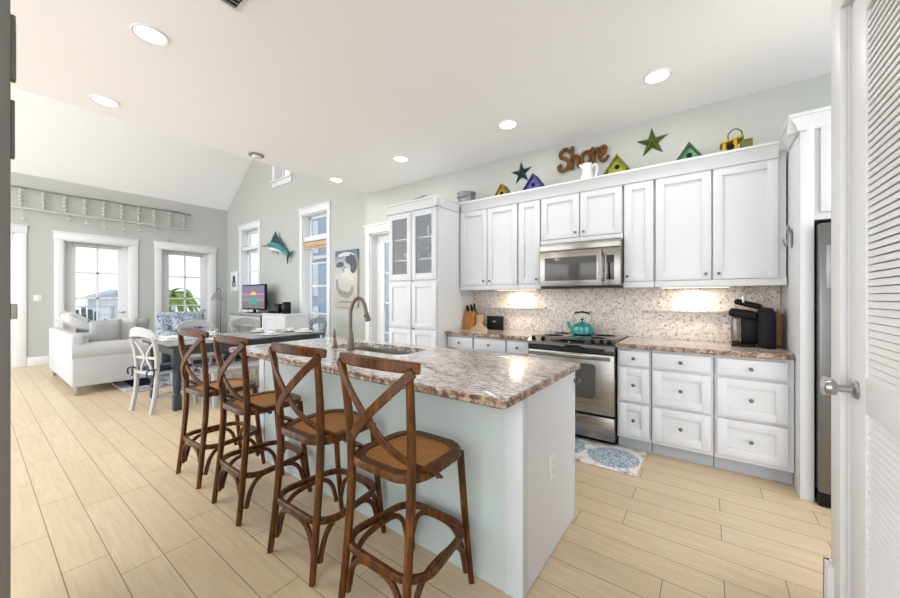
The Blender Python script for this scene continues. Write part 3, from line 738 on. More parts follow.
def rrect(x0, x1, z0, z1, r): return [(cx+r*math.cos(a), cz+r*math.sin(a)) for cx, cz, s in ((x1-r, z1-r, 0), (x0+r, z1-r, PI/2), (x0+r, z0+r, PI), (x1-r, z0+r, 1.5*PI)) for a in [s+k*PI/12 for k in range(7)]]
b.prism(rrect(-1.285, -.803, .405, .712, .035), 3.264, 3.271); b.build('window', 'ovenglass', od)
b = MB(); b.sweep([(RX0+.03, 3.222, .775), (RX1-.03, 3.222, .775)], 1, flat=(.011, .016), up=(0, 0, 1)); b.box(RX0+.05, RX0+.075, 3.222, 3.272, .765, .785); b.box(RX1-.075, RX1-.05, 3.222, 3.272, .765, .785); b.build('handle', 'steel', od)
bx('bottom_drawer', 'steel', t, RX0+.002, RX1-.002, 3.272, 3.316, .055, .255, bev=.006)

t = thing('microwave_oven', 'stainless over-the-range microwave below the short cabinet', 'microwave')
MX0, MX1, MY = -1.398, -.636, 3.47
b = MB(); b.box(MX0, MX1, MY+.03, 3.885, 1.41, 1.848, .003); b.build('body', 'steeldark', t)
b = MB(); b.box(MX0, MX1, MY, MY+.03, 1.772, 1.848, .003); b.build('vent_strip', 'steel', t)
b = MB(); b.box(MX0, -.79, MY, MY+.03, 1.418, 1.765, .004); d = b.build('door', 'steel', t)
bx('window', 'ovenglass', d, -1.345, -.842, MY-.003, MY+.002, 1.472, 1.702, bev=.001)
b = MB(); b.sweep([(-.805, MY-.04, 1.45), (-.805, MY-.04, 1.735)], 1, flat=(.010, .013), up=(0, 1, 0)); b.box(-.815, -.795, MY-.04, MY+.002, 1.46, 1.48); b.box(-.815, -.795, MY-.04, MY+.002, 1.705, 1.725); b.build('handle', 'steel', d)
b = MB(); b.box(-.786, MX1, MY, MY+.03, 1.418, 1.765, .004); cp = b.build('control_panel', 'steel', t)
b = MB(); b.box(-.757, -.690, MY-.002, MY+.002, 1.47, 1.695, .001); kp = b.build('keypad', 'blackglass', cp)
bx('underside_grille', 'black', t, MX0+.01, MX1-.01, MY+.01, 3.87, 1.400, 1.412)

# kettle
t = thing('tea_kettle', 'teal enamel tea kettle on the range', 'kettle', (-1.045, 3.725, .9262))
b = MB(); b.lathe([(.09, 0), (.112, .012), (.118, .045), (.108, .085), (.075, .112), (.04, .12), (.035, .12)], (0, 0, 0), 'z', 32); b.build('body', 'teal', t)
b = MB(); b.lathe([(.042, .119), (.03, .128), (.004, .131)], (0, 0, 0), 'z', 20); b.build('lid', 'teal', t)
b = MB(); b.lathe([(.006, .13), (.006, .142), (.014, .146), (.014, .158), (.006, .162)], (0, 0, 0), 'z', 14); b.build('lid_knob', 'black', t)
b = MB(); b.sweep(smooth_n([(-.10, 0, .05), (-.135, 0, .085), (-.15, 0, .125)], 5), lambda t: .022-.009*t, 12); b.build('spout', 'teal', t)
b = MB(); b.sweep(smooth_n([(-.07, 0, .10), (-.095, 0, .16), (-.07, 0, .215), (0, 0, .225), (.07, 0, .215), (.095, 0, .16), (.07, 0, .10)], 5), .0028, 8); b.build('handle_wire', 'darkmetal', t)
b = MB(); b.sweep(smooth_n([(-.075, 0, .217), (0, 0, .229), (.075, 0, .217)], 5), 1, flat=(.013, .009), up=(0, 0, 1)); b.build('handle_grip', 'black', t)

# coffee maker
t = thing('coffee_maker', 'black single serve coffee maker with its lid raised', 'coffee maker', (.285, 3.70, .9145), math.radians(-4))
b = MB(); b.box(-.13, .02, -.10, .12, 0, .022, .008); b.build('drip_tray', 'black', t)
b = MB(); b.box(.03, .135, -.12, .14, 0, .29, .02, 3); b.prism([(.03, .27), (.135, .27), (.12, .305), (.05, .315)], -.11, .12, 'xz'); b.build('body', 'black', t)
b = MB(); b.box(-.07, .04, -.04, .13, .02, .25, .015); b.build('column', 'black', t)
b = MB(); b.box(-.135, -.075, -.02, .11, .022, .25, .012); b.build('water_tank', 'reservoir', t)
b = MB(); b.X = Matrix.Translation((-.05, -.01, .265)) @ Matrix.Rotation(math.radians(10), 4, 'Y')
b.box(-.095, .085, -.10, .10, -.04, .025, .022, 3); b.build('brew_head', 'black', t)
b = MB(); b.X = Matrix.Translation((-.03, .0, .335)) @ Matrix.Rotation(math.radians(16), 4, 'Y')
b.box(-.085, .09, -.09, .09, -.02, .025, .018, 3); b.build('lid', 'black', t)
b = MB(); b.sweep(smooth_n([(-.055, -.085, .35), (-.05, -.08, .40), (-.01, -.075, .438), (.04, -.07, .42), (.06, -.065, .36)], 5), .0085, 10); b.build('handle', 'chrome', t)
b = MB(); b.sweep(smooth_n([(.10, .13, .03), (.11, .16, .012), (.10, .17, .006), (.0, .175, .006)], 5), .004, 8); b.build('cord', 'black', t)
tag(bx('storage_jar', 'tanwood', None, .432, .466, 3.78, 3.87, .9145, 1.19, bev=.012), 'tall brown wooden board end behind the coffee maker', 'board').name = 'cutting_board'

# knife block etc
t = thing('knife_block', 'wooden knife block with black handled knives', 'knife block', (-2.40, 3.72, .9145), math.radians(-4))
b = MB(); b.prism([(-.09, 0), (.08, 0), (.08, .17), (-.03, .225), (-.09, .11)], -.07, .07, 'yz'); b.build('block', 'knife', t)
for i, (x, y, h) in enumerate(((-.05, .02, .10), (-.02, .0, .085), (.01, .02, .11), (.04, .0, .09), (.05, .035, .12))):
    b = MB(); b.sweep([(x, y-.01, .18), (x, y-.04, .19+h*1.05)], 1, flat=(.008, .013), up=(0, 1, 0)); b.build('knife_handle', 'black', t)
tag(bx('wood_block', 'shelfwood', None, -2.315, -2.255, 3.70, 3.80, .9145, 1.09, bev=.008), 'pale wooden box between the knife block and the black box', 'box').name = 'wooden_box'
b = MB(); b.prism([(-.115, 0), (.115, 0), (.105, .02), (.05, .05), (.02, .085), (-.015, .085), (-.05, .045), (-.105, .02)], -.02, .02); o = b.build('napkin_holder', 'shelfwood', None, (-2.235, 3.64, .9145)); tag(o, 'tan carved wooden fan in front of the knife block', 'ornament')
t = thing('recipe_box', 'small black framed box on the worktop beside the knife block', 'box', (-2.10, 3.80, .9145))
bx('box', 'black', t, -.10, .10, -.03, .03, 0, .165, bev=.004); bx('plate', 'lampshade', t, -.02, .02, -.032, -.029, .09, .11)

# ------------------------------------------------------------------ decor on the cabinets
ZT = 2.411
def birdhouse(x, w, h, wallh, m, md, label, y=3.69, d=.13):
    t = thing('birdhouse', label, 'birdhouse', (x, y, ZT), 0, 'painted birdhouses on the cabinets')
    b = MB(); b.prism([(-w*.36, 0), (w*.36, 0), (w*.36, wallh), (0, h-.02), (-w*.36, wallh)], -d/2, d/2); b.build('body', m, t)
    for s in (-1, 1):
        b = MB(); k = (h-wallh)/(w*.36)
        b.prism([(0, h), (s*w*.53, h-k*w*.53*.93), (s*w*.53, h-k*w*.53*.93-.024), (0, h-.028)], -d/2-.025, d/2+.02); b.build('roof', md, t)
    b = MB(); b.lathe([(.022, 0), (.022, .003)], (0, -d/2, wallh*.85+.02), '-y', 18); b.build('entrance_hole', 'dark', t)
    b = MB(); b.cyl((0, -d/2, wallh*.5), (0, -d/2-.03, wallh*.5), .004); b.build('perch', md, t)
birdhouse(-1.92, .19, .205, .09, 'bh_yellow', 'bh_ydark', 'small mustard yellow birdhouse beside the tin bucket')
birdhouse(-1.535, .225, .245, .12, 'bh_blue', 'bh_bluedark', 'blue birdhouse below the dark teal star')
birdhouse(-.695, .22, .25, .13, 'bh_lime', 'bh_limedark', 'lime yellow birdhouse right of the wooden word')
birdhouse(-.13, .20, .215, .10, 'bh_green', 'bh_greendark', 'green birdhouse right of the olive star')
def star(x, z, r, rot, m, label):
    t = thing('metal_star', label, 'star', (x, 3.905, z), 0, 'metal wall stars')
    b = MB(); P = []
    for k in range(10):
        a = PI/2+rot+k*PI/5; q = r if k % 2 == 0 else r*.36
        P.append(b.v((q*math.cos(a), -.004, q*math.sin(a))))
    c = b.v((0, -.045, 0)); bk = b.v((0, 0, 0))
    for k in range(10): b.f([P[k], P[(k+1) % 10], c]); b.f([P[(k+1) % 10], P[k], bk])
    b.build('star_face', m, t, sharp=10)
    bx('hanger', 'darkmetal', t, -.01, .01, -.012, -.0, -.01, .01)
star(-1.80, 2.795, .142, .06, 'star_teal', 'dark teal metal star on the wall above the blue birdhouse')
star(-.436, 2.805, .145, .03, 'star_green', 'olive green metal star on the wall right of the wooden word')
# wooden word
t = thing('wooden_word', 'carved brown wooden script word Shore on the wall', 'sign', (-1.345, 3.892, 2.70))
def letter(*strokes):
    b = MB()
    for st, r in strokes:
        b.sweep(smooth_n([(u, -.012, v) for u, v in st], 5), 1, flat=(r*1.12, .014), up=(0, 1, 0))
    b.build('letter', 'shore', t)
letter(([(.125, .19), (.10, .228), (.06, .232), (.022, .20), (.03, .155), (.085, .125), (.115, .08), (.10, .03), (.055, .008), (.012, .022), (.005, .06), (.035, .07)], .0165))
letter(([(.150, .248), (.148, .12), (.142, .0)], .016), ([(.145, .08), (.17, .13), (.205, .135), (.215, .09), (.212, .03), (.235, .015), (.25, .03)], .0145))
letter(([(.315, .155), (.275, .15), (.25, .10), (.265, .04), (.305, .025), (.335, .06), (.335, .115), (.31, .15), (.345, .152)], .0145))
letter(([(.35, .155), (.368, .175), (.378, .14), (.372, .08), (.375, .03)], .0145), ([(.376, .11), (.395, .15), (.415, .165), (.43, .145), (.418, .115)], .0135))
letter(([(.425, .07), (.47, .10), (.495, .14), (.475, .172), (.44, .15), (.43, .09), (.445, .04), (.475, .025), (.505, .045), (.515, .07)], .0145))
# bucket, pitcher, basket, driftwood
t = thing('tin_bucket', 'galvanised tin bucket beside the pantry crown moulding', 'bucket', (-2.455, 3.70, ZT+.016))
b = MB(); b.lathe([(.085, 0), (.092, .03), (.118, .185), (.122, .19), (.114, .19), (.09, .04), (.08, .01)], (0, 0, 0), 'z', 30); b.build('body', 'silver', t)
b = MB(); b.sweep(smooth_n([(-.12, 0, .17), (-.09, -.09, .13), (0, -.13, .11), (.09, -.09, .13), (.12, 0, .17)], 5), .004, 8); b.build('handle', 'darkmetal', t)
t = thing('ceramic_pitcher', 'white ceramic pitcher in front of the wooden word', 'pitcher', (-.99, 3.70, ZT))
b = MB(); b.lathe([(.05, 0), (.065, .03), (.068, .09), (.05, .16), (.042, .20), (.05, .245), (.045, .245), (.037, .20)], (0, 0, 0), 'z', 26); b.build('body', 'white', t)
b = MB(); b.sweep(smooth_n([(.045, 0, .21), (.085, 0, .225), (.10, 0, .17), (.085, 0, .11), (.063, 0, .08)], 5), .010, 10); b.build('handle', 'white', t)
b = MB(); b.sweep([(-.035, 0, .21), (-.07, 0, .25)], [.02, .014], 10); b.build('spout', 'white', t)
t = thing('hanging_feeder', 'bright yellow bird feeder basket with wire loop handle', 'bird feeder', (.18, 3.68, ZT)); t.scale = (.86, .86, .86)
b = MB(); b.box(-.095, .03, -.07, .07, 0, .12, .004); b.box(-.10, -.07, -.075, .075, .05, .19, .01); b.box(-.02, .01, -.075, .075, .05, .20, .01); b.build('body', 'bh_yellow', t)
b = MB(); b.X = Matrix.Translation((-.03, 0, .185)) @ Matrix.Rotation(math.radians(-12), 4, 'Y'); b.box(-.09, .09, -.085, .085, -.008, .008, .003); b.build('roof', 'bh_yellow', t)
b = MB(); b.box(.035, .12, -.06, .06, .06, .175, .01); b.build('nest_box', 'bh_limedark', t)
b = MB(); b.lathe([(.03, 0), (.03, .004)], (-.04, -.071, .12), '-y', 18); b.build('entrance_hole', 'dark', t)
b = MB(); b.sweep(smooth_n([(-.05, -.02, .19), (-.055, -.02, .26), (-.005, -.02, .30), (.045, -.02, .26), (.04, -.02, .19)], 6), .006, 8); b.build('wire_handle', 'bh_limedark', t)
b = MB(); b.sweep(smooth_n([(-.13, 0, .02), (-.05, .01, .045), (.03, -.01, .035), (.13, 0, .06)], 4), lambda t: .012-.006*t, 8); b.sweep([(-.02, 0, .035), (.06, .02, .075)], [.008, .003], 6); b.sweep([(-.11, 0, .02), (-.14, .02, .012)], [.010, .004], 6)
tag(b.build('driftwood_branch', 'ropedark', None, (-2.78, 3.16, 2.447)), 'small dark driftwood branch on top of the tall pantry', 'branch')

# glassware and dishes in the pantry
def goblet(x, y, z, label, m='goblet'):
    b = MB(); b.lathe([(.03, 0), (.03, .004), (.005, .012), (.005, .065), (.03, .09), (.037, .12), (.033, .155), (.030, .155), (.034, .12), (.028, .092), (.002, .07)], (0, 0, 0), 'z', 18)
    return tag(b.build('goblet', m, None, (x, y, z+.0005)), label, 'goblet', 'blue goblets in the pantry')
g0 = goblet(-2.80, 3.26, 1.775, 'blue glass goblet on the middle pantry shelf, closest to the door stile')
for i, (x, lab) in enumerate(((-2.71, 'blue glass goblet, second from the centre stile on the middle pantry shelf'), (-2.62, 'blue glass goblet near the cabinet side on the middle pantry shelf'))): dup(g0, (x, 3.26, 1.7755), None, lab)
dup(g0, (-2.755, 3.36, 1.7755), None, 'blue glass goblet in the back row behind the first two goblets'); dup(g0, (-2.66, 3.36, 1.7755), None, 'blue glass goblet in the back row near the cabinet side')
b = MB(); b.lathe([(.03, 0), (.034, .13), (.031, .13), (.027, .006)], (0, 0, 0), 'z', 18); g1 = tag(b.build('drinking_glass', 'clearglass', None, (-2.72, 3.28, 2.0355)), 'clear tall glass on the top pantry shelf, left one of the pair', 'glass', 'clear glasses in the pantry')
dup(g1, (-2.63, 3.28, 2.0355), None, 'clear tall glass on the top pantry shelf beside the cabinet side')
b = MB(); b.lathe([(.05, 0), (.06, .01), (.12, .085), (.115, .085), (.05, .012)], (0, 0, 0), 'z', 28); o = b.build('serving_bowl', 'white', None, (-3.07, 3.36, 1.7755)); tag(o, 'white serving bowl on the middle shelf behind the left glass door', 'bowl')
for i in range(4):
    b = MB(); b.lathe([(.06, 0), (.075, .006), (.11, .018), (.108, .020), (.07, .009)], (0, 0, 0), 'z', 26); o = b.build('dinner_plate', 'bh_greendark' if i % 2 else 'lampshade', None, (-3.06, 3.36, 1.5255+i*.021)); tag(o, ['grey plate at the bottom of the pantry stack', 'green plate second from the bottom of the pantry stack', 'grey plate third from the bottom of the pantry stack', 'green plate on top of the pantry stack'][i], 'plate', 'plates stacked behind the left glass door')
b = MB(); b.lathe([(.04, 0), (.05, .01), (.075, .06), (.07, .06), (.04, .012)], (0, 0, 0), 'z', 24); o = b.build('glass_bowl', 'clearglass', None, (-2.68, 3.33, 1.5255)); tag(o, 'clear glass bowl at the bottom behind the right glass door', 'bowl')

# under-cabinet lamps
for x, lab in ((-1.80, 'slim under-cabinet lamp left of the microwave'), (-.10, 'slim under-cabinet lamp above the coffee maker worktop')):
    t = thing('cabinet_lamp', lab, 'light', (x, 3.76, 1.392), 0, 'under-cabinet lamps')
    bx('housing', 'trim', t, -.25, .25, -.04, .04, .0, .055); bx('diffuser', 'strip_lens', t, -.24, .24, -.03, .03, -.003, .001)
    L = bpy.data.lights.new('strip', 'AREA'); L.shape = 'RECTANGLE'; L.size = .14; L.size_y = .04; L.energy = 1.5; L.color = (1, .84, .64)
    lo = bpy.data.objects.new('strip', L); COL.objects.link(lo); lo.parent = t; lo.location = (0, 0, -.01)

# ------------------------------------------------------------------ island
t = thing('kitchen_island', 'long kitchen island with pale blue seating panel and white end', 'kitchen island')
IX0, IX1, IY0, IY1 = -2.95, -.652, 1.41, 2.115
SX0, SX1, SY0, SY1 = -2.45, -1.67, 1.705, 2.04       # sink opening
b = MB(); b.box(IX0+.03, IX1, IY0, IY0+.04, 0, .874); b.box(IX0+.03, IX1, IY1-.04, IY1, .1, .874); b.box(IX0+.03, IX0+.06, IY0, IY1, 0, .874); b.box(IX1-.03, IX1, IY0, IY1, 0, .874); b.box(IX0+.03, IX1, IY0, IY1-.05, .08, .10)
b.build('carcass', 'cab', t)
bx('seating_panel', 'island', t, IX0+.02, IX1-.06, IY0-.012, IY0, 0, .875)
bx('end_panel', 'cab', t, IX1, IX1+.012, IY0+.035, IY1-.02, .004, .875)
bx('corner_post', 'post', t, IX1-.072, IX1+.015, IY0-.017, IY0+.035, 0, .875, bev=.002); bx('corner_post', 'cab', t, IX1-.03, IX1+.016, IY1-.022, IY1+.008, 0, .875, bev=.002)
bx('corner_post', 'post', t, IX0, IX0+.08, IY0-.017, IY0+.035, 0, .875, bev=.002)
b = MB(); b.box(IX0, IX0+.03, IY0+.035, IY1, .0, .875); b.build('end_panel', 'cab', t)
for i in range(5):
    x0 = IX0+.06+i*.443; b = MB(); b.box(x0, x0+.43, IY1, IY1+.02, .14, .69, .002); b.build('door', 'cab', t)
    b = MB(); b.box(x0, x0+.43, IY1, IY1+.02, .71, .86, .002); d = b.build('drawer', 'cab', t)
    b = MB(); kx = x0+.405 if i == 4 else x0+.215
    b.lathe([(.006, 0), (.006, .014), (.013, .018), (.017, .026), (.013, .033)], (kx, IY1+.02, .80), 'y', 14); b.build('knob', 'darkmetal', d)
b = MB(); b.box(IX1+.012, IX1+.0165, 1.705, 1.785, .385, .515, .002); oc = b.build('outlet_cover', 'trim', t)
b = MB()
for z in (.425, .475): b.box(IX1+.016, IX1+.0182, 1.727, 1.763, z-.017, z+.017, .001)
b.build('socket', 'white', oc)
b = MB(); b.lathe([(.012, 0), (.012, .004), (.005, .006), (.005, .018), (.012, .022), (.014, .028), (.008, .034)], (IX1+.016, IY1-.008, .815), 'x', 14); b.sweep([(IX1+.030, IY1-.008, .815), (IX1+.034, IY1+.0, .785)], .006, 8); b.build('towel_hook', 'darkmetal', t)
b = MB(); b.cyl((IX1+.016, IY1+.0, .40), (IX1+.024, IY1+.0, .40), .006, seg=10); b.build('bumper', 'chrome', t)
# granite slab with sink cutout
def island_top():
    X0, X1, Y0, Y1, z0, z1 = -3.02, -.612, 1.187, 2.168, .876, .914; r = .022
    t = bmesh.new()
    def rr(x0, x1, y0, y1, r, n=5): return [(cx+r*math.cos(a), cy+r*math.sin(a)) for cx, cy, s in ((x1-r, y1-r, 0), (x0+r, y1-r, PI/2), (x0+r, y0+r, PI), (x1-r, y0+r, 1.5*PI)) for a in [s+k*PI/2/n for k in range(n+1)]]
    O, I = rr(X0, X1, Y0, Y1, r), rr(SX0, SX1, SY0, SY1, .09)
    n = len(O); zs = []
    prof = [(z0, .008), (z0+.008, 0), (z0+.02, .003), (z0+.03, 0), (z1-.005, .002), (z1, .008)]
    rings = []
    for z, ins in prof:
        rings.append([t.verts.new((x-ins*(1 if x > (X0+X1)/2 else -1), y-ins*(1 if y > (Y0+Y1)/2 else -1), z)) for x, y in O])
    iT = [t.verts.new((x, y, z1)) for x, y in I]; iB = [t.verts.new((x, y, z0)) for x, y in I]
    for A, B in zip(rings, rings[1:]):
        for k in range(n): t.faces.new([A[k], A[(k+1) % n], B[(k+1) % n], B[k]])
    for k in range(n):
        t.faces.new([rings[-1][k], rings[-1][(k+1) % n], iT[(k+1) % n], iT[k]]); t.faces.new([rings[0][(k+1) % n], rings[0][k], iB[k], iB[(k+1) % n]])
        t.faces.new([iT[k], iT[(k+1) % n], iB[(k+1) % n], iB[k]])
    b = MB(); b.take(t); o = b.build('granite_countertop', ['granite', 'granite_edge'])
    for p in o.data.polygons:
        if abs(p.normal.z) < .8 and not (SX0-.05 < p.center.x < SX1+.05 and SY0-.05 < p.center.y < SY1+.05): p.material_index = 1
    return tag(o, 'veined granite slab on the island with the sink cutout', 'countertop')
island_top()
t = thing('kitchen_sink', 'stainless undermount sink set in the island granite', 'sink')
def basin():
    b = MB(); rings = []
    for ins, z in ((-.012, .8745), (.0, .8745), (.004, .80), (.01, .73), (.04, .705), (.12, .70)):
        x0, x1, y0, y1 = SX0+ins, SX1-ins, SY0+ins, SY1-ins; r = max(.02, .09-abs(ins)*.5); r = min(r, (y1-y0)/2-.002)
        rings.append([b.v((cx+r*math.cos(a), cy+r*math.sin(a), z)) for cx, cy, s in ((x1-r, y1-r, 0), (x0+r, y1-r, PI/2), (x0+r, y0+r, PI), (x1-r, y0+r, 1.5*PI)) for a in [s+k*PI/10 for k in range(6)]])
    n = len(rings[0])
    for A, B in zip(rings, rings[1:]):
        for k in range(n): b.f([A[k], A[(k+1) % n], B[(k+1) % n], B[k]])
    b.f(rings[-1]); return b
basin().build('basin', 'sinksteel', t)
b = MB(); b.lathe([(.045, .7005), (.045, .703), (.03, .703)], (-2.1, 1.89, 0), 'z', 24); b.build('drain', 'chrome', t)
t = thing('kitchen_faucet', 'tall gooseneck pull-down faucet on the island', 'faucet', (-2.13, 1.662, .9145))
b = MB(); b.lathe([(.034, 0), (.034, .008), (.028, .012), (.027, .05), (.022, .10), (.0145, .15)], (0, 0, 0), 'z', 24); b.build('base', 'bronze', t)
arc = [(0, 0, .14), (0, 0, .26)]+[(.066-.066*math.cos(a), .066*.85*(1-math.cos(a)), .30+.085*math.sin(a)) for a in [k*PI/14 for k in range(0, 12)]]
dx, dy = .195, .11
arc = [(0, 0, .14), (0, 0, .27), (.004, .003, .31), (.02, .011, .355), (.048, .027, .384), (.078, .044, .37), (.097, .054, .325), (.105, .059, .28)]
b = MB(); b.sweep(smooth_n(arc, 5), .0135, 14); b.build('spout', 'bronze', t)
b = MB(); b.sweep([(.104, .0585, .285), (.108, .061, .26), (.116, .065, .222), (.117, .066, .216)], [.015, .017, .024, .018], 16); b.build('spray_head', 'bronze', t)
b = MB(); b.sweep([(.106, .046, .262), (.112, .05, .242)], .008, 8); b.build('spray_button', 'black', t)
t = thing('soap_dispenser', 'short bronze soap dispenser left of the faucet', 'soap dispenser', (-2.33, 1.668, .9145))
b = MB(); b.lathe([(.026, 0), (.026, .006), (.018, .01), (.017, .055), (.012, .065)], (0, 0, 0), 'z', 18); b.build('base', 'bronze', t)
b = MB(); b.sweep(smooth_n([(0, 0, .06), (-.004, 0, .10), (-.012, .005, .145)], 5), lambda t: .010-.003*math.cos(t*6), 10); b.build('lever', 'bronze', t)

# ------------------------------------------------------------------ stools
def make_stool():
    t = thing('counter_stool', 'stool', 'stool', (0, 0, 0), 0, 'cross back counter stools along the island')
    ZS = .605
    # seat frame ring and woven cane
    def rring(w, d, r, y0=0, n=6, taper=.015): return [(cx+r*math.cos(a)+(0), cy+r*math.sin(a)) for cx, cy, s in ((w-r, d-r, 0), (-w+r, d-r, PI/2), (-w+taper+r*.8, -d+r, PI), (w-taper-r*.8, -d+r, 1.5*PI)) for a in [s+k*PI/2/n for k in range(n+1)]]
    o, i = rring(.193, .200, .115), rring(.149, .155, .085)
    b = MB(); P = [[b.v((x, y, z)) for x, y in ring] for ring, z in ((o, ZS+.004), (o, ZS+.026), ([(x*.975, y*.975) for x, y in o], ZS+.034), ([(x*1.02, y*1.02) for x, y in i], ZS+.034), (i, ZS+.028), (i, ZS))]
    n = len(o)
    for A, B in zip(P, P[1:]+P[:1]):
        for k in range(n): b.f([A[k], A[(k+1) % n], B[(k+1) % n], B[k]])
    b.build('seat_frame', 'stool', t)
    b = MB(); rg = []
    for s, z in ((1.01, .027), (.75, .024), (.4, .021), (.12, .020)): rg.append([b.v((x*s, y*s, ZS+z)) for x, y in i])
    for A, B in zip(rg, rg[1:]):
        for k in range(n): b.f([A[k], A[(k+1) % n], B[(k+1) % n], B[k]])
    b.f(rg[-1]); lo = [b.v((x, y, ZS+.012)) for x, y in i]
    for k in range(n): b.f([rg[0][k], rg[0][(k+1) % n], lo[(k+1) % n], lo[k]])
    b.f(lo[::-1]); b.build('seat', 'rattan', t)
    for s in (-1, 1):
        b = MB(); b.sweep(smooth_n([(s*.182, -.222, 0), (s*.172, -.192, .28), (s*.170, -.172, .55), (s*.178, -.178, .78), (s*.190, -.200, 1.00), (s*.193, -.207, 1.05)], 5), lambda q: .0145+.004*math.sin(PI*min(1, q*1.15)), 12); b.build('leg', 'stool', t)
        b = MB(); b.sweep(smooth_n([(s*.182, .222, 0), (s*.172, .186, .3), (s*.162, .160, ZS+.01)], 5), lambda q: .0135+.004*q, 12); b.build('leg', 'stool', t)
    b = MB(); b.sweep(smooth_n([(-.224, -.183, 1.046), (-.17, -.206, 1.050), (-.085, -.230, 1.054), (0, -.238, 1.056), (.085, -.230, 1.054), (.17, -.206, 1.050), (.224, -.183, 1.046)], 4), lambda q: .80+.2*math.sin(PI*q)**.4, flat=(.0135, .023), up=(0, 0, 1)); b.build('top_rail', 'stool', t)
    for s in (-1, 1):
        path = [(-s*.214, -.208, 1.035), (-s*.112, -.236+s*.004, .942), (0, -.244+s*.006, .840), (s*.098, -.222, .750), (s*.174, -.168, .682), (s*.205, -.09, .635), (s*.212, -.055, .605)]
        b = MB(); b.sweep(smooth_n(path, 5), 1, flat=(.018, .0055), up=(0, 1, 0.15)); b.build('cross_slat', 'stool', t)
        b = MB(); b.ell((s*.212, -.062, .612), (.008, .012, .012), 10, 6); b.build('rivet', 'darkmetal', t)
    ring = rring(.192, .196, .105, n=7, taper=0)
    b = MB(); b.sweep([(x, y, .262) for x, y in ring], 1, closed=True, flat=(.0135, .015), up=(0, 0, 1)); b.build('foot_ring', 'stool', t)
    for (p, q, ax) in (((-.172, -.198), (.172, -.198), 0), ((-.172, .198), (.172, .198), 0), ((-.178, -.19), (-.178, .19), 1), ((.178, -.19), (.178, .19), 1)):
        pa, pb = Vector((*p, 0)), Vector((*q, 0)); pts = []
        for u, z in ((.03, .075), (.055, .12), (.12, .19), (.26, .236), (.5, .247), (.74, .236), (.88, .19), (.945, .12), (.97, .075)):
            c = pa.lerp(pb, u); pts.append((c.x, c.y, z))
        b = MB(); b.sweep(smooth_n(pts, 4), .0128, 10); b.build('arched_brace', 'stool', t)
    return t
s0 = make_stool()
for i, (x, y, rz, lab) in enumerate(((-1.055, 1.135, 0, 'brown cross back counter stool at the island end closest to the white post'),
                                     (-1.632, 1.135, .02, 'brown cross back counter stool second from the white island post'),
                                     (-2.345, 1.135, -.02, 'brown cross back counter stool third from the white island post'),
                                     (-2.995, 1.14, .03, 'brown cross back counter stool farthest from the white island post, by the dining table'))):
    if i == 0: s0.location = (x, y, 0); s0.rotation_euler = (0, 0, rz); s0['label'] = lab
    else: dup(s0, (x, y, 0), rz, lab)
b = MB(); b.box(-1.62, -.42, 2.852, 3.345, .001, .011, .004); o = b.build('kitchen_mat', 'mat'); o.location = (0, 0, 0)
for v in o.data.vertices: v.co -= Vector((-.60, 3.10, 0))
o.location = (-.60, 3.10, 0); tag(o, 'pale kitchen mat with blue medallions in front of the range', 'mat')

# ------------------------------------------------------------------ dining set
t = thing('dining_table', 'dark painted farmhouse dining table set with plates', 'dining table', (-5.40, 2.32, 0))
bx('tabletop', 'tabletop', t, -.512, .512, -.992, .992, .750, .765, bev=.003); bx('table_edge', 'charcoal', t, -.52, .52, -1.0, 1.0, .728, .756, bev=.006)
b = MB(); b.box(-.44, .44, -.92, -.895,   .63, .73); b.box(-.44, .44, .895, .92,   .63, .73); b.box(-.455, -.43, -.9, .9,   .63, .73); b.box(.43, .455, -.9, .9,   .63, .73); b.build('apron', 'charcoal', t)
for sx in (-1, 1):
    for sy in (-1, 1):
        b = MB(); x, y = sx*.43, sy*.90
        b.box(x-.045, x+.045, y-.045, y+.045, .48, .735, .004); b.lathe([(.042, .48), (.034, .465), (.042, .45), (.036, .43), (.044, .33), (.036, .22), (.03, .2), (.042, .185), (.042, .17)], (x, y, 0), 'z', 18); b.box(x-.038, x+.038, y-.038, y+.038, 0, .17, .004)
        b.build('leg', 'charcoal', t)
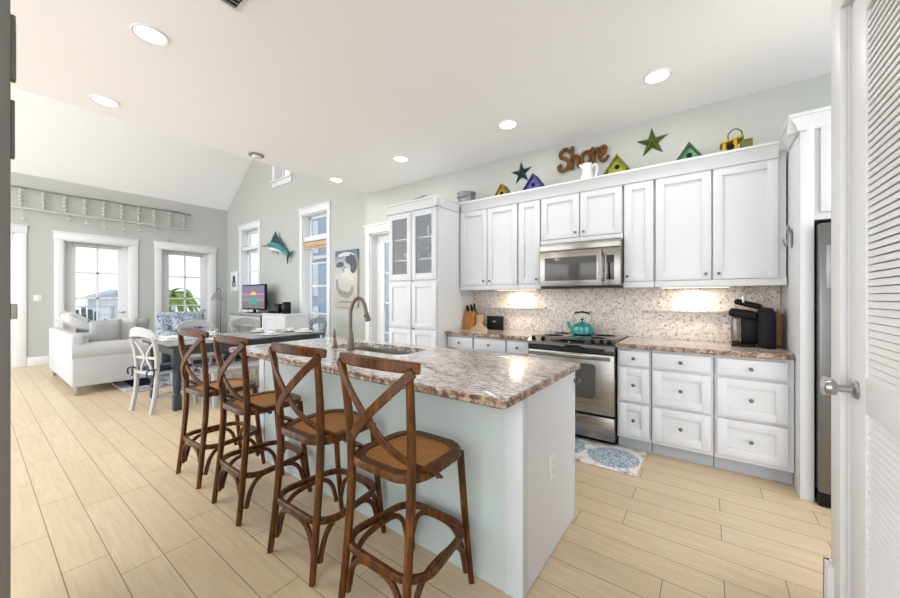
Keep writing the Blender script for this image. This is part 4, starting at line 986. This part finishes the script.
def dining_chair(loc, rz, m, label, ties=False):
    t = thing('dining_chair', label, 'chair', loc, rz, 'cottage dining chairs around the table')
    for s in (-1, 1):
        b = MB(); b.sweep(smooth_n([(s*.185, -.245, 0), (s*.185, -.205, .22), (s*.19, -.19, .45), (s*.20, -.20, .68), (s*.205, -.235, .87)], 4), 1, flat=(.019, .021), up=(0, 1, 0)); b.build('leg', m, t)
        b = MB(); b.sweep(smooth_n([(s*.20, .225, 0), (s*.195, .20, .22), (s*.19, .18, .43)], 4), lambda q: .65+.35*q, flat=(.024, .024), up=(0, 1, 0)); b.build('leg', m, t)
        b = MB(); b.sweep(smooth_n([(s*.185, -.2, .20), (s*.19, .2, .20)], 3), .011, 8); b.build('stretcher', m, t)
        b = MB(); b.sweep(smooth_n([(s*.19, -.212, .80), (s*.11, -.212, .74), (s*.02, -.2, .62), (s*.08, -.195, .52), (s*.10, -.19, .46)], 4), 1, flat=(.014, .009), up=(0, 1, 0)); b.build('back_splat', m, t)
    b = MB(); b.prism([(-.20, -.215), (.20, -.215), (.225, .21), (-.225, .21)], .43, .462, 'xy'); b.build('seat', m, t)
    b = MB(); b.sweep(smooth_n([(-.225, -.225, .835), (-.19, -.245, .885), (-.09, -.268, .912), (0, -.275, .918), (.09, -.268, .912), (.19, -.245, .885), (.225, -.225, .835)], 4), lambda q: .72+.5*math.sin(PI*q), flat=(.014, .044), up=(0, 0, 1)); b.build('crest_rail', m, t)
    b = MB(); b.box(-.18, .18, -.205, -.18, .60, .63, .004); b.build('back_rail', m, t)
    if ties:
        b = MB(); b.box(-.19, .19, -.18, .19, .463, .495, .014); cu = b.build('seat_pad', 'navy', t)
        for s in (-1, 1):
            b = MB(); b.sweep(smooth_n([(s*.19, -.19, .49), (s*.22, -.23, .50), (s*.25, -.25, .475), (s*.24, -.25, .42)], 4), .008, 6); b.sweep(smooth_n([(s*.19, -.20, .49), (s*.16, -.25, .49), (s*.13, -.26, .45), (s*.15, -.26, .41)], 4), .008, 6); b.build('tie', 'darkcloth', cu)
    return t
dining_chair((-5.245, 1.385, 0), .25, 'chairwhite', 'white wooden chair with dark cushion ties at the near table end', True)
dining_chair((-6.02, 2.02, 0), -PI/2, 'chairwhite', 'white dining chair across the table, closer to the sofa')
dining_chair((-6.02, 2.72, 0), -PI/2, 'chairwhite', 'white dining chair across the table, in front of the grey sideboard')
dining_chair((-5.42, 3.32, 0), PI, 'chairshade', 'chair at the table end near the tall window, shade put into its grey')
t = thing('dining_bench', 'pale grey wooden bench tucked along the dining table', 'bench', (-4.87, 2.33, 0))
bx('seat', 'benchw', t, -.20, .20, -.68, .68, .425, .455, bev=.006); bx('apron', 'benchw', t, -.15, .15, -.6, .6, .37, .425)
for sx in (-1, 1):
    for sy in (-1, 1):
        b = MB(); b.sweep([(sx*.165, sy*.62, 0), (sx*.165, sy*.62, .43)], lambda q: .75+.25*q, flat=(.03, .03), up=(0, 1, 0)); b.build('leg', 'benchw', t)
bx('stretcher', 'darkmetal', t, -.012, .012, -.62, .62, .10, .125)
def place_setting(x, y, lab, sq=False):
    b = MB()
    b.lathe([(.09, 0), (.10, .004), (.14, .016), (.138, .02), (.09, .008)], (0, 0, 0), 'z', 28)
    o = b.build('dinner_plate', 'white', None, (x, y, .7655)); tag(o, 'white plate '+lab, 'plate', 'place settings on the dining table')
    b = MB(); b.lathe([(.04, .0), (.045, .004), (.078, .045), (.074, .046), (.04, .008)], (0, 0, 0), 'z', 24)
    o = b.build('bowl', 'white', None, (x, y, .7755)); tag(o, 'white bowl '+lab, 'bowl', 'place settings on the dining table')
for x, y, lab in ((-5.08, 1.92, 'on the bench side of the table, first from the white platters'), (-5.08, 2.55, 'on the bench side of the table, second from the white platters'), (-5.08, 3.08, 'on the bench side of the table, nearest the tall window'),
                  (-5.72, 2.02, 'across the table from the bench, nearer the sofa'), (-5.72, 2.72, 'across the table from the bench, before the second white chair'), (-5.42, 3.05, 'at the table end in front of the shaded grey chair')):
    place_setting(x, y, lab)
b = MB(); b.box(-.17, .17, -.14, .14, 0, .014, .005); b.box(-.185, .185, -.155, .155, .014, .026, .004); tag(b.build('serving_platter', 'white', None, (-5.50, 1.55, .7655)), 'white rectangular platter at the near end of the table', 'platter')
b = MB(); b.box(-.14, .14, -.11, .11, 0, .008, .003); b.box(-.155, .155, -.125, .125, .008, .024, .004); tag(b.build('serving_platter', 'white', None, (-5.50, 1.55, .7925)), 'smaller white rectangular platter stacked on the platter', 'platter')

# ------------------------------------------------------------------ living room
def sofa():
    t = thing('white_sofa', 'white slipcovered sofa with its back to the aisle', 'sofa', (-7.83, 1.26, 0))
    w, d = 2.20, .96
    b = MB(); b.box(-w/2+.03, w/2-.03, -d/2+.04, d/2-.02, .12, .44, .02, 3); b.build('base', 'sofa', t)
    b = MB(); b.box(-w/2+.02, w/2-.02, -d/2, -d/2+.14, .115, .81, .04, 4); b.build('backrest', 'sofa', t)
    for s in (-1, 1):
        b = MB(); x = s*(w/2-.11)
        b.box(x-.10, x+.11, -d/2+.006, d/2, .115, .60, .025, 3); b.sweep([(x+s*.012, -d/2+.01, .575), (x+s*.012, d/2+.01, .575)], .122, 20); b.build('armrest', 'sofa', t)
    for k in range(2):
        x0 = -w/2+.22+k*.88; b = MB(); b.box(x0, x0+.875, -d/2+.145, d/2-.01, .442, .59, .045, 4); b.build('seat_cushion', 'sofa', t)
    for sx in (-1, 1):
        for sy in (-1, 1):
            b = MB(); b.box(sx*(w/2-.06)-.03, sx*(w/2-.06)+.03, sy*(d/2-.07)-.03, sy*(d/2-.07)+.03, 0 if sy < 0 else .0135, .125, .004); b.build('leg', 'chrome' if sy < 0 else 'black', t)
sofa()
def pillow(loc, w, h, d, rx, rz, m, label, ry=0):
    b = MB(); b.pillow(w, h, d, Matrix.Identity(4)); o = b.build('throw_pillow', m, None, loc, 60); o.rotation_euler = (rx, ry, rz)
    return tag(o, label, 'pillow', 'throw pillows on the white sofa')
pillow((-8.05, .955, .945), .56, .44, .16, .92, -.05, 'cushwhite', 'wrinkled white pillow flopped over the sofa back, farthest from the arm')
pillow((-7.46, .965, .945), .50, .42, .15, .92, .06, 'cushwhite', 'white pillow lying over the sofa back beside the arm')
pillow((-7.04, 1.16, .79), .36, .40, .16, .06, PI/2, 'cushgrey', 'grey pillow leaning on the sofa arm')
pillow((-7.22, 1.36, .79), .40, .40, .15, .06, PI/2+.1, 'cushwhite', 'white pillow between two grey pillows on the sofa seat')
pillow((-7.43, 1.55, .78), .42, .38, .15, .06, PI/2+.1, 'cushgrey', 'grey pillow standing farthest toward the sofa front')
def armchair():
    t = thing('armchair', 'blue and white patterned armchair in front of the glazed door', 'armchair', (-9.35, 2.88, 0), -PI/2+.05)
    b = MB(); b.box(-.42, .42, -.40, .38, .14, .42, .04, 3); b.build('base', 'bluepattern', t)
    b = MB(); b.box(-.45, .45, -.48, -.26, .14, .99, .08, 4); b.build('backrest', 'bluepattern', t)
    for s in (-1, 1):
        b = MB(); b.box(s*.40-.10, s*.40+.10, -.40, .40, .14, .60, .07, 4); b.build('armrest', 'bluepattern', t)
    b = MB(); b.box(-.30, .30, -.26, .42, .42, .54, .05, 3); b.build('seat_cushion', 'bluepattern', t)
    for sx in (-1, 1):
        for sy in (-1, 1): bx('leg', 'charcoal', t, sx*.36-.03, sx*.36+.03, sy*.34-.03, sy*.34+.03, 0, .14)
armchair()
b = MB(); b.pillow(.46, .36, .15, Matrix.Identity(4)); o = b.build('throw_pillow', 'bluepattern', None, (-9.50, 2.84, .73), 60); o.rotation_euler = (.12, 0, -PI/2); tag(o, 'small patterned pillow on the blue armchair', 'pillow')
t = thing('navy_ottoman', 'navy leather ottoman bench on the living room rug', 'ottoman', (-7.55, 2.62, .0135))
b = MB(); b.box(-.36, .36, -.62, .62, .12, .40, .035, 3); b.build('body', 'navy', t)
for sx in (-1, 1):
    for sy in (-1, 1): bx('leg', 'black', t, sx*.30-.03, sx*.30+.03, sy*.55-.03, sy*.55+.03, 0, .125)
t = thing('area_rug', 'blue and grey patterned rug in front of the sofa', 'rug', (-7.68, 2.40, .001))
bx('field', 'rug', t, -1.18, 1.18, -1.13, 1.13, 0, .010)
for s in (-1, 1): bx('band', 'rugnavy', t, -1.0, 1.0, s*.85-.15, s*.85+.15, .010, .0115)
# sideboard, white cabinet, television
t = thing('media_sideboard', 'weathered grey sideboard under the television', 'sideboard', (-8.28, 3.82, 0))
bx('top', 'cushgrey', t, -.78, .76, -.24, .24, .93, .965, bev=.006); bx('body', 'lampshade', t, -.74, .72, -.22, .23, .08, .93)
for i in range(3):
    x0 = -.71+i*.48; d = bx('drawer', 'rope', t, x0, x0+.45, -.235, -.218, .68, .90, bev=.003)
    b = MB(); b.sweep(smooth_n([(x0+.15, -.236, .79), (x0+.16, -.26, .785), (x0+.29, -.26, .785), (x0+.30, -.236, .79)], 3), .008, 8); b.build('handle', 'black', d)
    bx('door', 'lampshade', t, x0, x0+.45, -.235, -.218, .12, .66, bev=.003)
for s in (-1, 1): bx('foot', 'lampshade', t, s*.66-.04, s*.66+.04, -.2, .2, 0, .08)
t = thing('white_cabinet', 'plain white cabinet beside the grey sideboard', 'cabinet', (-7.02, 3.82, 0))
bx('body', 'trim', t, -.46, .46, -.22, .24, .05, .95); bx('top', 'trim', t, -.48, .48, -.24, .25, .95, .98, bev=.004); bx('plinth', 'trim', t, -.44, .44, -.2, .22, 0, .05)
for s in (-1, 1):
    d = shaker(t, 'door', -.44 if s < 0 else .01, -.01 if s < 0 else .44, .08, .93, -.238, m='trim'); knob(d, s*.04, -.238, .55)
t = thing('flat_television', 'flat television showing a beach picture on the sideboard', 'television', (-8.28, 3.80, .966))
b = MB(); b.box(-.55, .54, -.02, .03, .07, .64, .006); b.build('bezel', 'black', t)
scr = MB(); scr.box(-.52, .51, -.024, -.019, .10, .61); scr = scr.build('screen', emis('screen_sky', '#8d83a0', .7), t)
def sp(name, c, s, *pts):
    b = MB(); b.prism(list(pts), -.0252, -.0242); return b.build(name, emis('screen_'+name, c, s*1.5), scr)
sp('sand', '#8f8078', .45, (-.52, .10), (.51, .10), (.51, .26), (-.52, .26)); sp('sea_band', '#9a8fa8', .5, (-.52, .26), (.51, .26), (.51, .33), (-.52, .33))
sp('sunset_band', '#c98aa0', .5, (-.52, .395), (.51, .395), (.51, .44), (-.52, .44))
o = sp('parasol', '#e8c040', .6, (-.12, .40), (.16, .40), (.12, .46), (.02, .49), (-.08, .46)); o.location.y = -.001
o = sp('chair_seat', '#3fae9c', .5, (-.20, .20), (.20, .20), (.18, .25), (.12, .25), (.10, .36), (-.08, .36), (-.10, .25), (-.20, .25)); o.location.y = -.001
o = sp('chair_legs', '#3fae9c', .5, (-.18, .14), (-.14, .14), (-.13, .20), (.14, .20), (.15, .14), (.19, .14), (.2, .21), (-.2, .21)); o.location.y = -.001
b = MB(); b.box(-.03, .03, -.01, .03, .01, .09); b.box(-.2, .2, -.1, .1, 0, .012, .004); b.build('stand', 'black', t)
for i, (x, h, r, lab) in enumerate(((-7.16, .20, .07, 'black box speaker on the white cabinet, closer to the television'), (-6.90, .24, .085, 'black rounded speaker at the outer end of the white cabinet'))):
    t = thing('desk_speaker', lab, 'speaker', (x, 3.80, .981), 0, 'black speakers on the white cabinet')
    b = MB(); b.lathe([(r*.85, 0), (r, .02), (r, h-.03), (r*.8, h)], (0, 0, 0), 'z', 22) if i else b.box(-r, r, -r, r, 0, h, .01); b.build('body', 'black', t)
    b = MB(); b.lathe([(r*.5, 0), (r*.45, .004)], (0, -r, h*.55), '-y', 18); b.build('driver', 'charcoal', t)
b = MB(); b.box(-.11, .11, -.06, .06, 0, .05, .01); tag(b.build('router_box', 'black', None, (-7.38, 3.76, .981)), 'low black box next to the television stand', 'box')
b = MB(); b.sweep(smooth_n([(0, 0, .30), (.06, -.02, .18), (.16, -.02, .06), (.24, -.04, .01)], 4), .008, 6); tag(b.build('cable', 'black', None, (-7.70, 3.81, .981)), 'black cable hanging from the television to the white cabinet', 'cable')
# floor lamp
t = thing('floor_lamp', 'grey metal floor lamp in the corner by the glazed door', 'lamp', (-9.82, 3.70, 0))
b = MB(); b.lathe([(.14, 0), (.14, .015), (.02, .03)], (0, 0, 0), 'z', 24); b.build('base', 'lampshade', t)
b = MB(); b.sweep(smooth_n([(0, 0, .02), (0, 0, .8), (0, 0, 1.42), (0, -.015, 1.52), (0, -.05, 1.545), (0, -.08, 1.50), (0, -.08, 1.44)], 4), .010, 8); b.build('pole', 'darkmetal', t)
b = MB(); b.lathe([(.025, 1.45), (.06, 1.42), (.11, 1.33), (.135, 1.25), (.128, 1.25), (.10, 1.33), (.05, 1.41)], (0, -.085, 0), 'z', 26); b.build('lamp_shade', 'lampshade', t)
# wall art
t = thing('framed_picture', 'small white framed drawing beside the corner window', 'picture', (-9.98, YL-.001, 1.74))
bx('frame', 'trim', t, -.20, .20, -.022, 0, -.25, .25, bev=.003)
b = MB(); b.ell((0, -.024, .06), (.08, .003, .09)); 
for k in range(5): x = -.07+k*.035; b.sweep(smooth_n([(x, -.024, 0), (x*1.3, -.024, -.07), (x*1.1+.02, -.024, -.16)], 3), .008, 6)
b.build('drawing', 'charcoal', t)
t = thing('canvas_poster', 'tall canvas poster on the wall between window and door', 'poster', (-5.33, YL-.001, 1.65))
pm = mat('poster_print', (.6, .6, .55), .8, vary=0); k = NT(pm); n = k.noise(k.co(), 7, 5); sepn = k.n('ShaderNodeSeparateXYZ'); k.l(k.co(), sepn.inputs[0])
grad = k.math('ADD', k.math('MULTIPLY', sepn.outputs[2], .9), k.math('ADD', k.math('MULTIPLY', n, .25), .4)); k.col(k.ramp(grad, [(.2, '#b9b3a6'), (.55, '#c9c4b8'), (.80, '#aab0b4'), (.95, '#6a7488')]))
bx('canvas', pm, t, -.318, .318, -.045, 0, -.525, .525, bev=.003)
def pshape(c, path, flat):
    b = MB(); b.sweep(smooth_n(path, 4), (lambda q: .35+.65*math.sin(PI*q)**.6), flat=flat, up=(0, 1, 0)); b.build('painted_shape', c, t)
pc = mat('poster_dark', (.10, .105, .12), .8, vary=.4); pw = mat('poster_white', (.62, .61, .57), .8); pg = mat('poster_grey', (.28, .28, .27), .8, vary=.3)
pshape(pc, [(.02, -.046, .30), (.10, -.046, .36), (.2, -.046, .30), (.22, -.046, .2), (.16, -.046, .12)], (.10, .002)); pshape(pg, [(-.06, -.046, .22), (.0, -.046, .12), (.05, -.046, .05)], (.07, .002))
pshape(pw, [(-.12, -.0465, .02), (0, -.0465, .08), (.12, -.0465, .05), (.24, -.0465, .0)], (.07, .002)); pshape(pw, [(-.05, -.0465, .18), (.05, -.0465, .14), (.13, -.0465, .17)], (.04, .002))
pshape(pg, [(-.26, -.046, .0), (-.24, -.046, -.16), (-.12, -.046, -.27), (.04, -.046, -.30), (.16, -.046, -.24), (.18, -.046, -.14)], (.05, .002)); pshape(pc, [(-.16, -.046, -.24), (-.04, -.046, -.27), (.08, -.046, -.29)], (.035, .002))
pshape(pg, [(-.25, -.046, -.43), (0, -.046, -.42), (.24, -.046, -.43)], (.02, .002)); pshape(pw, [(-.22, -.046, .43), (0, -.046, .45), (.22, -.046, .43)], (.035, .002)); pshape(pc, [(-.28, -.046, .25), (-.16, -.046, .27), (-.06, -.046, .26)], (.05, .002))
# marlin
t = thing('mounted_marlin', 'teal marlin mounted on the wall between the windows', 'fish', (0, YL-.02, 0))
b = MB(); b.sweep(smooth_n([(-8.05, -.06, 2.485), (-7.90, -.07, 2.47), (-7.72, -.07, 2.45), (-7.52, -.06, 2.39), (-7.38, -.05, 2.30), (-7.27, -.04, 2.22)], 4), lambda q: .082*math.sin(PI*min(1, .22+q*.72))**.8, 12); b.build('body', 'marlinteal', t)
b = MB(); b.sweep([(-8.37, -.06, 2.505), (-8.05, -.06, 2.49)], [.010, .022], 8); b.build('bill', 'marlindark', t)
b = MB(); b.sweep(smooth_n([(-8.05, -.075, 2.455), (-7.90, -.09, 2.41), (-7.70, -.09, 2.385), (-7.52, -.075, 2.335), (-7.36, -.06, 2.255)], 4), lambda q: .05*math.sin(PI*min(1, .15+q*.8))**.7, 10); b.build('belly', 'marlinwhite', t)
b = MB(); b.prism([(-7.99, 2.52), (-7.90, 2.62), (-7.745, 2.775), (-7.70, 2.69), (-7.64, 2.60), (-7.53, 2.53), (-7.42, 2.42), (-7.60, 2.44)], -.075, -.06); b.build('dorsal_fin', 'marlindark', t)
b = MB(); b.prism([(-7.30, 2.22), (-7.24, 2.26), (-7.03, 2.30), (-7.20, 2.20), (-7.255, 2.15), (-7.28, 2.03), (-7.31, 2.15)], -.055, -.04); b.build('tail_fin', 'marlindark', t)
b = MB(); b.prism([(-7.87, 2.40), (-7.83, 2.40), (-7.755, 2.285), (-7.80, 2.32)], -.10, -.09); b.build('fin', 'marlindark', t)
b = MB(); b.prism([(-7.68, 2.37), (-7.62, 2.36), (-7.575, 2.255), (-7.63, 2.29)], -.10, -.09); b.build('fin', 'marlindark', t)
b = MB(); b.cyl((-7.7, .02, 2.45), (-7.7, -.04, 2.45), .02); b.build('mount', 'darkmetal', t)
# ladder rack on the far wall
t = thing('wall_rack', 'long grey rack of turned spindles across the far wall', 'wall rack', (XF, 0, 0))
YA, YB = .30, 3.24
b = MB(); b.sweep(smooth_n([(.09, YA+(YB-YA)*q/8, 3.365+.008*math.sin(q*2.1)) for q in range(9)], 3), .020, 10); b.build('rail', 'ropedark', t)
b = MB(); b.sweep(smooth_n([(.09, YA+(YB-YA+.04)*q/8, 2.985+.006*math.sin(q*1.7)) for q in range(9)], 3), .020, 10); b.build('rail', 'rope', t)
for y in (.56, .842, 1.124, 1.406, 1.688, 1.97, 2.252, 2.534, 2.816, 3.10):
    b = MB(); pr = [(.014, 2.99)]
    for i in range(4):
        z = 3.03+i*.075; pr += [(.014, z), (.034, z+.018), (.036, z+.035), (.014, z+.06)]
    b.lathe(pr+[(.014, 3.36)], (.09, y, 0), 'z', 14); b.build('spindle', 'spindle', t)
for y in (.4, 1.7, 3.15): b = MB(); b.cyl((0, y, 3.36), (.09, y, 3.365), .012, seg=8); b.cyl((0, y, 2.985), (.09, y, 2.985), .012, seg=8); b.build('bracket', 'darkmetal', t)
for y, dz, lab in ((.58, .16, 'shell ornament hanging at the doorway end of the rack'), (1.16, .06, 'shell ornament second from the doorway end of the rack'), (1.42, .10, 'shell ornament third from the doorway end, above the sofa door casing'), (1.69, .15, 'shell ornament fourth from the doorway end of the rack'),
                   (1.98, .15, 'shell ornament fifth from the doorway end of the rack'), (2.25, .12, 'shell ornament sixth from the doorway end of the rack'), (2.54, .06, 'shell ornament second from the window end of the rack'), (2.79, .25, 'shell ornament hanging lowest, near the window end of the rack')):
    h = thing('shell_ornament', lab, 'ornament', (XF+.09, y, 2.962), 0, 'shell ornaments under the rack')
    b = MB(); b.sweep(smooth_n([(0, 0, .006), (.01, 0, -.03), (0, 0, -dz), (.015, .02, -dz-.03), (.02, .045, -dz-.01)], 4), .006, 6); b.build('hook', 'rope', h)
    b = MB(); b.ell((.005, .02, -dz-.02), (.018, .04, .03), 12, 8); b.build('shell', 'spindle', h)
t = thing('light_switch', 'white wall switch plate beside the far left doorway', 'switch', (XF, .775, 1.30))
bx('plate', 'trim', t, 0, .006, -.055, .055, -.06, .06, bev=.002); bx('toggle', 'white', t, .006, .010, -.012, .012, -.025, .025, bev=.001)
